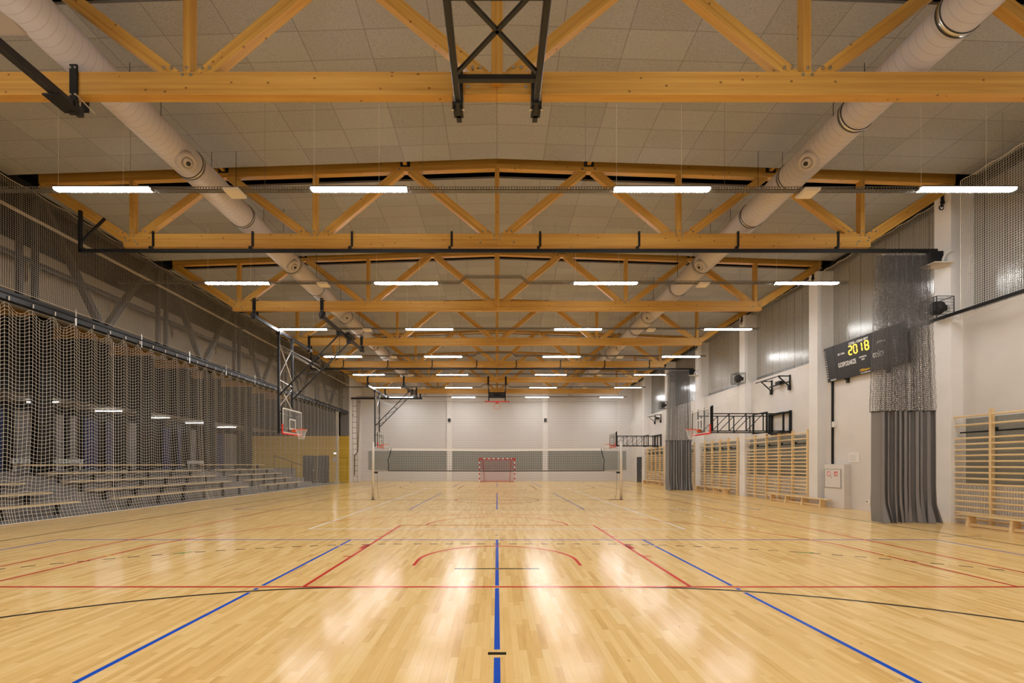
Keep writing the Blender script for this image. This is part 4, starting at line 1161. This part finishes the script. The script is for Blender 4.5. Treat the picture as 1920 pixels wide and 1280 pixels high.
for s in (-1, 1):
    x = s * 5.44; nm = 'left' if s < 0 else 'right'
    p = thing('volleyball_post', (x, ny, 0), f'pale slender volleyball post at the {nm} end of the net', 'post', 'volleyball posts')
    MB().lathe((x, ny, 0), (0, 0, 1), [(0, .055), (2.5, .055), (2.52, .045)], 20).build('tube', M_alu, p, smooth=True)
    MB().lathe((x, ny, 0), (0, 0, 1), [(0, .1), (.012, .1)], 20).build('floor_cover', M_darksteel, p)
    MB().box(x - s * .06, x - s * .2, ny - .05, ny + .05, 1.15, 1.23).build('winch', M_darksteel, p)
    MB().tube([(x - s * .17, ny, 1.2), (x - s * .2, ny, .3), (x - s * .26, ny, .03)], .008, 5).build('loose_rope', M_rope, p)
    for za, xe_, zb_ in ((2.25, 4.6, zt(4.7) + .02), (1.2, 4.74, 1.27), (1.68, 4.76, 1.74)):
        MB().tube([(x - s * .05, ny, za), (s * xe_, ny, zb_)], .006, 5).build('tension_line', M_rope, p)
    if s > 0: MB().tube([(x - .28 + .26 * math.cos(a), ny - .05 + .06 * math.sin(a), .01) for a in np.linspace(0, 6, 20)], .01, 5).build('rope_coil', M_rope, p)
# handball goal
hg = thing('handball_goal', (0, 39.6, 0), 'red and white striped handball goal with red net by the far wall', 'goal')
gy = 39.6
for s in (-1, 1):
    MB().box(s * 1.5, s * 1.58, gy - .04, gy + .04, 0, 2.0).build('goalpost', M_stripeZ, hg)
    MB().box(s * 1.3, s * 1.585, gy - .045, gy + .045, 1.995, 2.085).box(s * 1.495, s * 1.585, gy - .045, gy + .045, 1.8, 2.0).build('corner_joint', M_lred, hg)
    q = MB().tube([(s * 1.54, gy + .02, 2.04), (s * 1.3, gy + .75, 1.9), (s * 1.12, gy + 1.0, .04)], .018, 6).tube([(s * 1.54, gy + .02, .02), (s * 1.12, gy + 1.0, .02)], .018, 6)
    q.build('stay', M_lred, hg, smooth=True)
MB().box(-1.3, 1.3, gy - .04, gy + .04, 2.0, 2.08).build('crossbar', M_stripeX, hg)
MB().tube([(-1.12, gy + 1.0, .03), (1.12, gy + 1.0, .03)], .025, 6).build('ground_bar', M_lred, hg)
parts = []
nu, nv = 26, 20
uu_ = np.linspace(-1, 1, nu + 1); v_ = np.linspace(0, 1, nv + 1)
P = np.zeros((nu + 1, nv + 1, 3))
for j, v in enumerate(v_):
    if v < .35: yy_ = gy + v / .35 * .8; zz = 2.02 - .14 * v / .35; w = 1.52 - .22 * v / .35
    else: tt = (v - .35) / .65; yy_ = gy + .8 + .22 * tt; zz = 1.88 - 1.84 * tt; w = 1.3 - .18 * tt
    P[:, j] = np.stack([uu_ * w, np.full(nu + 1, yy_), np.full(nu + 1, zz)], -1)
parts.append(netgrid(P, .006))
for s in (-1, 1):
    A = np.zeros((10, 18, 3))
    for i in range(10):
        f_ = i / 9; z_ = np.linspace(.04, 2.0 - .12 * f_, 18)
        A[i] = np.stack([np.full(18, s * (1.54 - .42 * f_)), np.full(18, gy + .98 * f_), z_], -1)
    parts.append(netgrid(A, .005))
V, F = merge(parts); mesh_np('goal_net', V, F, M_netred, hg)

# ------------------------------------------------------------------ ropes at far left
rb = thing('rope_beam', (-9.4, 38.7, 7.1), 'black beam carrying the climbing ladder at the far left corner', 'beam')
MB().box(-12.45, -6.4, 38.64, 38.76, 7.1, 7.24).build('beam', M_black, rb)
for x in (-6.9, -6.55): MB().box(x - .06, x + .06, 38.66, 38.74, 7.24, 8.3).build('beam_hanger', M_black, rb)
ld = thing('rope_ladder', (-12.1, 38.7, 0), 'long rope ladder with wooden rungs beside the yellow wall', 'rope ladder')
for x in (-12.3, -11.95):
    MB().tube([(x, 38.6, 7.08), (x, 38.58, 4), (x + .1, 38.5, .05)], .016, 6).build('side_rope', M_rope, ld)
for i in range(15):
    z = .06 + .46 * i; k_ = max(0, 1 - z / 4) * .1
    MB().tube([(-12.33 + k_, 38.58, z), (-11.92 + k_, 38.58, z)], .018, 6).build('rung', M_rope, ld)
cr = thing('climbing_ropes', (-11.8, 38.6, .3), 'bundle of climbing ropes tied back beside the rope ladder', 'ropes')
for i, x in enumerate((-11.9, -11.82, -11.74, -11.66)):
    MB().tube([(x, 38.62, 7.08), (x, 38.6, 6.5), (-11.88 + .02 * i, 38.56, 2.6), (-12.15 + .03 * i, 38.54, 2.3), (-12.15 + .02 * i, 38.54, .6)], .018, 6).build('rope', M_rope, cr, smooth=True)
    MB().box(x - .016, x + .016, 38.6, 38.64, 6.75, 6.95).build('rope_carriage', M_black, cr)

# ------------------------------------------------------------------ spectator stand
NUM = ['front', 'second', 'third', 'fourth', 'back']
def stand_bench(row, y0, y1, lab):
    x, z = ((-13.3, .40), (-14.2, .68), (-15.05, .97), (-15.84, 1.25), (-16.7, 1.55))[row]
    zf = (0, .28, .57, .86, 1.15)[row]
    t_ = thing('stand_bench', (x, (y0 + y1) / 2, zf), lab, 'bench', 'pale benches in the stand')
    member('plank', (x, y0, z - .03), (x, y1, z - .03), .36, .05, M_bench, t_, bevel=.006)
    n = int((y1 - y0) / 1.6) + 1
    for i in range(n):
        y = y0 + .6 + (y1 - y0 - 1.2) * i / max(1, n - 1)
        MB().box(x - .04, x + .04, y - .05, y + .05, zf, z - .055).build('leg', M_black, t_)
for row in range(5):
    stand_bench(row, 8.4, 14.3, f'{NUM[row]} row pale plank bench in the near block of the stand')
    stand_bench(row, 15.8, 24.0, f'{NUM[row]} row pale plank bench in the middle block of the stand')
    stand_bench(row, 25.7, 30.6 + .4 * row, f'{NUM[row]} row pale plank bench in the far block of the stand')
WH = [(19.9, 20.6), (21.7, 22.1), (22.45, 22.75), (26.0, 26.9), (31.4, 31.8), (35.3, 36.8)]
BL = [(18.8, 19.4), (23.2, 24.0), (24.5, 25.0), (28.7, 29.3), (30.0, 30.4), (34.2, 35.0)]
for i, (a, b) in enumerate(WH):
    tag(box('pale_panel', M_grey, -21.24, -21.12, a, b, 1.25, 3.95), f'pale grey panel on the dark back wall of the stand, number {["one","two","three","four","five","six"][i]} from the front', 'panel', 'pale panels at the back of the stand')
for i, (a, b) in enumerate(BL):
    n = 40; yy_ = np.linspace(a, b, n); q = MB()
    pts = [(-21.15 + .04 * math.sin((y - a) * 26), y) for y in yy_]
    vs = []; 
    for x, y in pts: vs += [(x, y, 1.26), (x, y, 3.9)]
    q.add(vs, [(2 * j, 2 * j + 2, 2 * j + 3, 2 * j + 1) for j in range(n - 1)])
    tag(q.build('stand_curtain', M_bluecl, smooth=True), f'navy curtain at the back of the stand, number {["one","two","three","four","five","six"][i]} from the front', 'curtain', 'navy curtains at the back of the stand')
for i, (a, b) in enumerate(((19.5, 20.7), (21.4, 22.9), (30.6, 32.6))):
    t_ = thing('radiator', (-20.9, (a + b) / 2, 1.25), f'white finned radiator on the top step of the stand, {["nearest","second","farthest"][i]} one', 'radiator', 'radiators on the stand')
    n = int((b - a) / .16)
    for j in range(n):
        y = a + (b - a) * j / n
        MB().box(-20.95, -20.83, y, y + .075, 1.58, 1.79).build('fin', M_whitepl, t_, bevel=.01)
    MB().box(-20.92, -20.86, a, b, 1.6, 1.62).box(-20.92, -20.86, a, b, 1.73, 1.76).box(-20.92, -20.86, a + .1, a + .14, 1.25, 1.6).box(-20.92, -20.86, b - .2, b - .16, 1.25, 1.6).build('manifold', M_whitepl, t_)
s0 = None
for i, y in enumerate((16.1, 19.4, 22.7, 26.0, 29.3, 32.6)):
    lab = f'lit narrow strip lamp under the gallery of the stand, {["nearest","second","third","fourth","fifth","farthest"][i]} one'
    if s0 is None:
        s0 = thing('strip_lamp', (-19.45, y, 4.2), lab, 'strip lamp', 'strip lamps in the stand')
        MB().box(-20.1, -18.8, y - .03, y + .03, 4.2, 4.225).build('diffuser', M_lamp2, s0)
        MB().box(-20.12, -18.78, y - .035, y + .035, 4.225, 4.3).build('housing', M_whitepl, s0)
    else: dup(s0, (0, y - 16.1, 0), lab)
# stair rail and double door at the yellow wall
hr = thing('stair_handrail', (-15.5, 34.5, 0), 'dark sloping stair handrail before the yellow wall', 'handrail')
MB().tube([(-16.9, 34.4, 2.2), (-14.3, 34.4, 1.3), (-14.3, 34.4, 0.0)], .022, 8).build('rail', M_black, hr)
for x, z0, z1 in ((-16.9, 1.25, 2.2), (-15.6, .28, 1.75)): MB().tube([(x, 34.4, z0), (x, 34.4, z1)], .018, 6).build('post', M_black, hr)
struct(box('floor_stair', M_grey, -21.3, -17.0, 33.6, 38.3, 0, 1.25))
for i in range(4): struct(box('floor_stair_step', M_grey, -17. + .35 * i, -17. + .35 * (i + 1), 33.6, 36.4, 0, 1.0 - .25 * i))
d2 = thing('door_2', (-15.3, 38.28, 0)); struct(d2)
MB().box(-16.4, -15.32, 38.26, 38.299, 0, 2.28).box(-15.29, -14.2, 38.26, 38.299, 0, 2.28).build('leaf', M_doorgrey, d2)
MB().box(-15.5, -15.46, 38.22, 38.26, .95, 1.15).build('handle', M_chrome, d2)
d3 = thing('door_3', (-12.9, 38.28, 0)); struct(d3)
MB().box(-13.6, -13.59, 38.285, 38.299, 0, 2.1).box(-12.68, -12.67, 38.285, 38.299, 0, 2.1).box(-13.6, -12.67, 38.285, 38.299, 2.09, 2.1).build('door_gap', M_rubber, d3)
MB().box(-13.5, -13.47, 38.24, 38.299, .95, 1.1).build('handle', M_chrome, d3)
el = thing('exit_lamp', (-13.6, 38.25, 2.4), 'small white emergency lamp on the yellow wall beside the net edge', 'lamp')
MB().box(-13.75, -13.5, 38.2, 38.299, 2.43, 2.55).build('casing', M_whitepl, el, bevel=.01)
MB().box(-13.74, -13.51, 38.195, 38.2, 2.44, 2.5).build('diffuser', M_lamp2, el)
es = thing('notice_sheet', (-13.65, 38.28, 1.85), 'small pale notice panel under the lamp on the yellow wall', 'notice')
MB().box(-13.85, -13.5, 38.28, 38.299, 1.8, 2.12).build('sheet', M_paper, es)
MB().box(-13.86, -13.49, 38.285, 38.2995, 1.79, 2.13).build('frame', M_whitepl, es)

# ------------------------------------------------------------------ world, camera, colour
w = bpy.data.worlds.new('night'); scene.world = w; w.use_nodes = True
w.node_tree.nodes['Background'].inputs[0].default_value = (.02, .025, .035, 1); w.node_tree.nodes['Background'].inputs[1].default_value = .3
cam = bpy.data.cameras.new('camera'); co = bpy.data.objects.new('camera', cam); COL.objects.link(co)
co.location = (0, 0, H); co.rotation_euler = (PI / 2, 0, 0)
cam.sensor_width = 36; cam.lens = 850 / 1920 * 36; cam.shift_x = (960 - 932) / 1920; cam.shift_y = (870 - 640) / 1920
cam.clip_start = .05; cam.clip_end = 200
scene.camera = co
for o in bpy.data.objects:
    if '_o' in o: del o['_o']
vs = scene.view_settings
scene.display_settings.display_device = 'sRGB'
vs.view_transform = 'Standard'; vs.look = 'None'; vs.gamma = 1.; vs.exposure = 0.; vs.use_curve_mapping = False
cy = scene.cycles
cy.use_denoising = True; cy.max_bounces = 8; cy.diffuse_bounces = 5; cy.glossy_bounces = 4; cy.transmission_bounces = 6; cy.sample_clamp_indirect = 6.; cy.caustics_reflective = False; cy.caustics_refractive = False
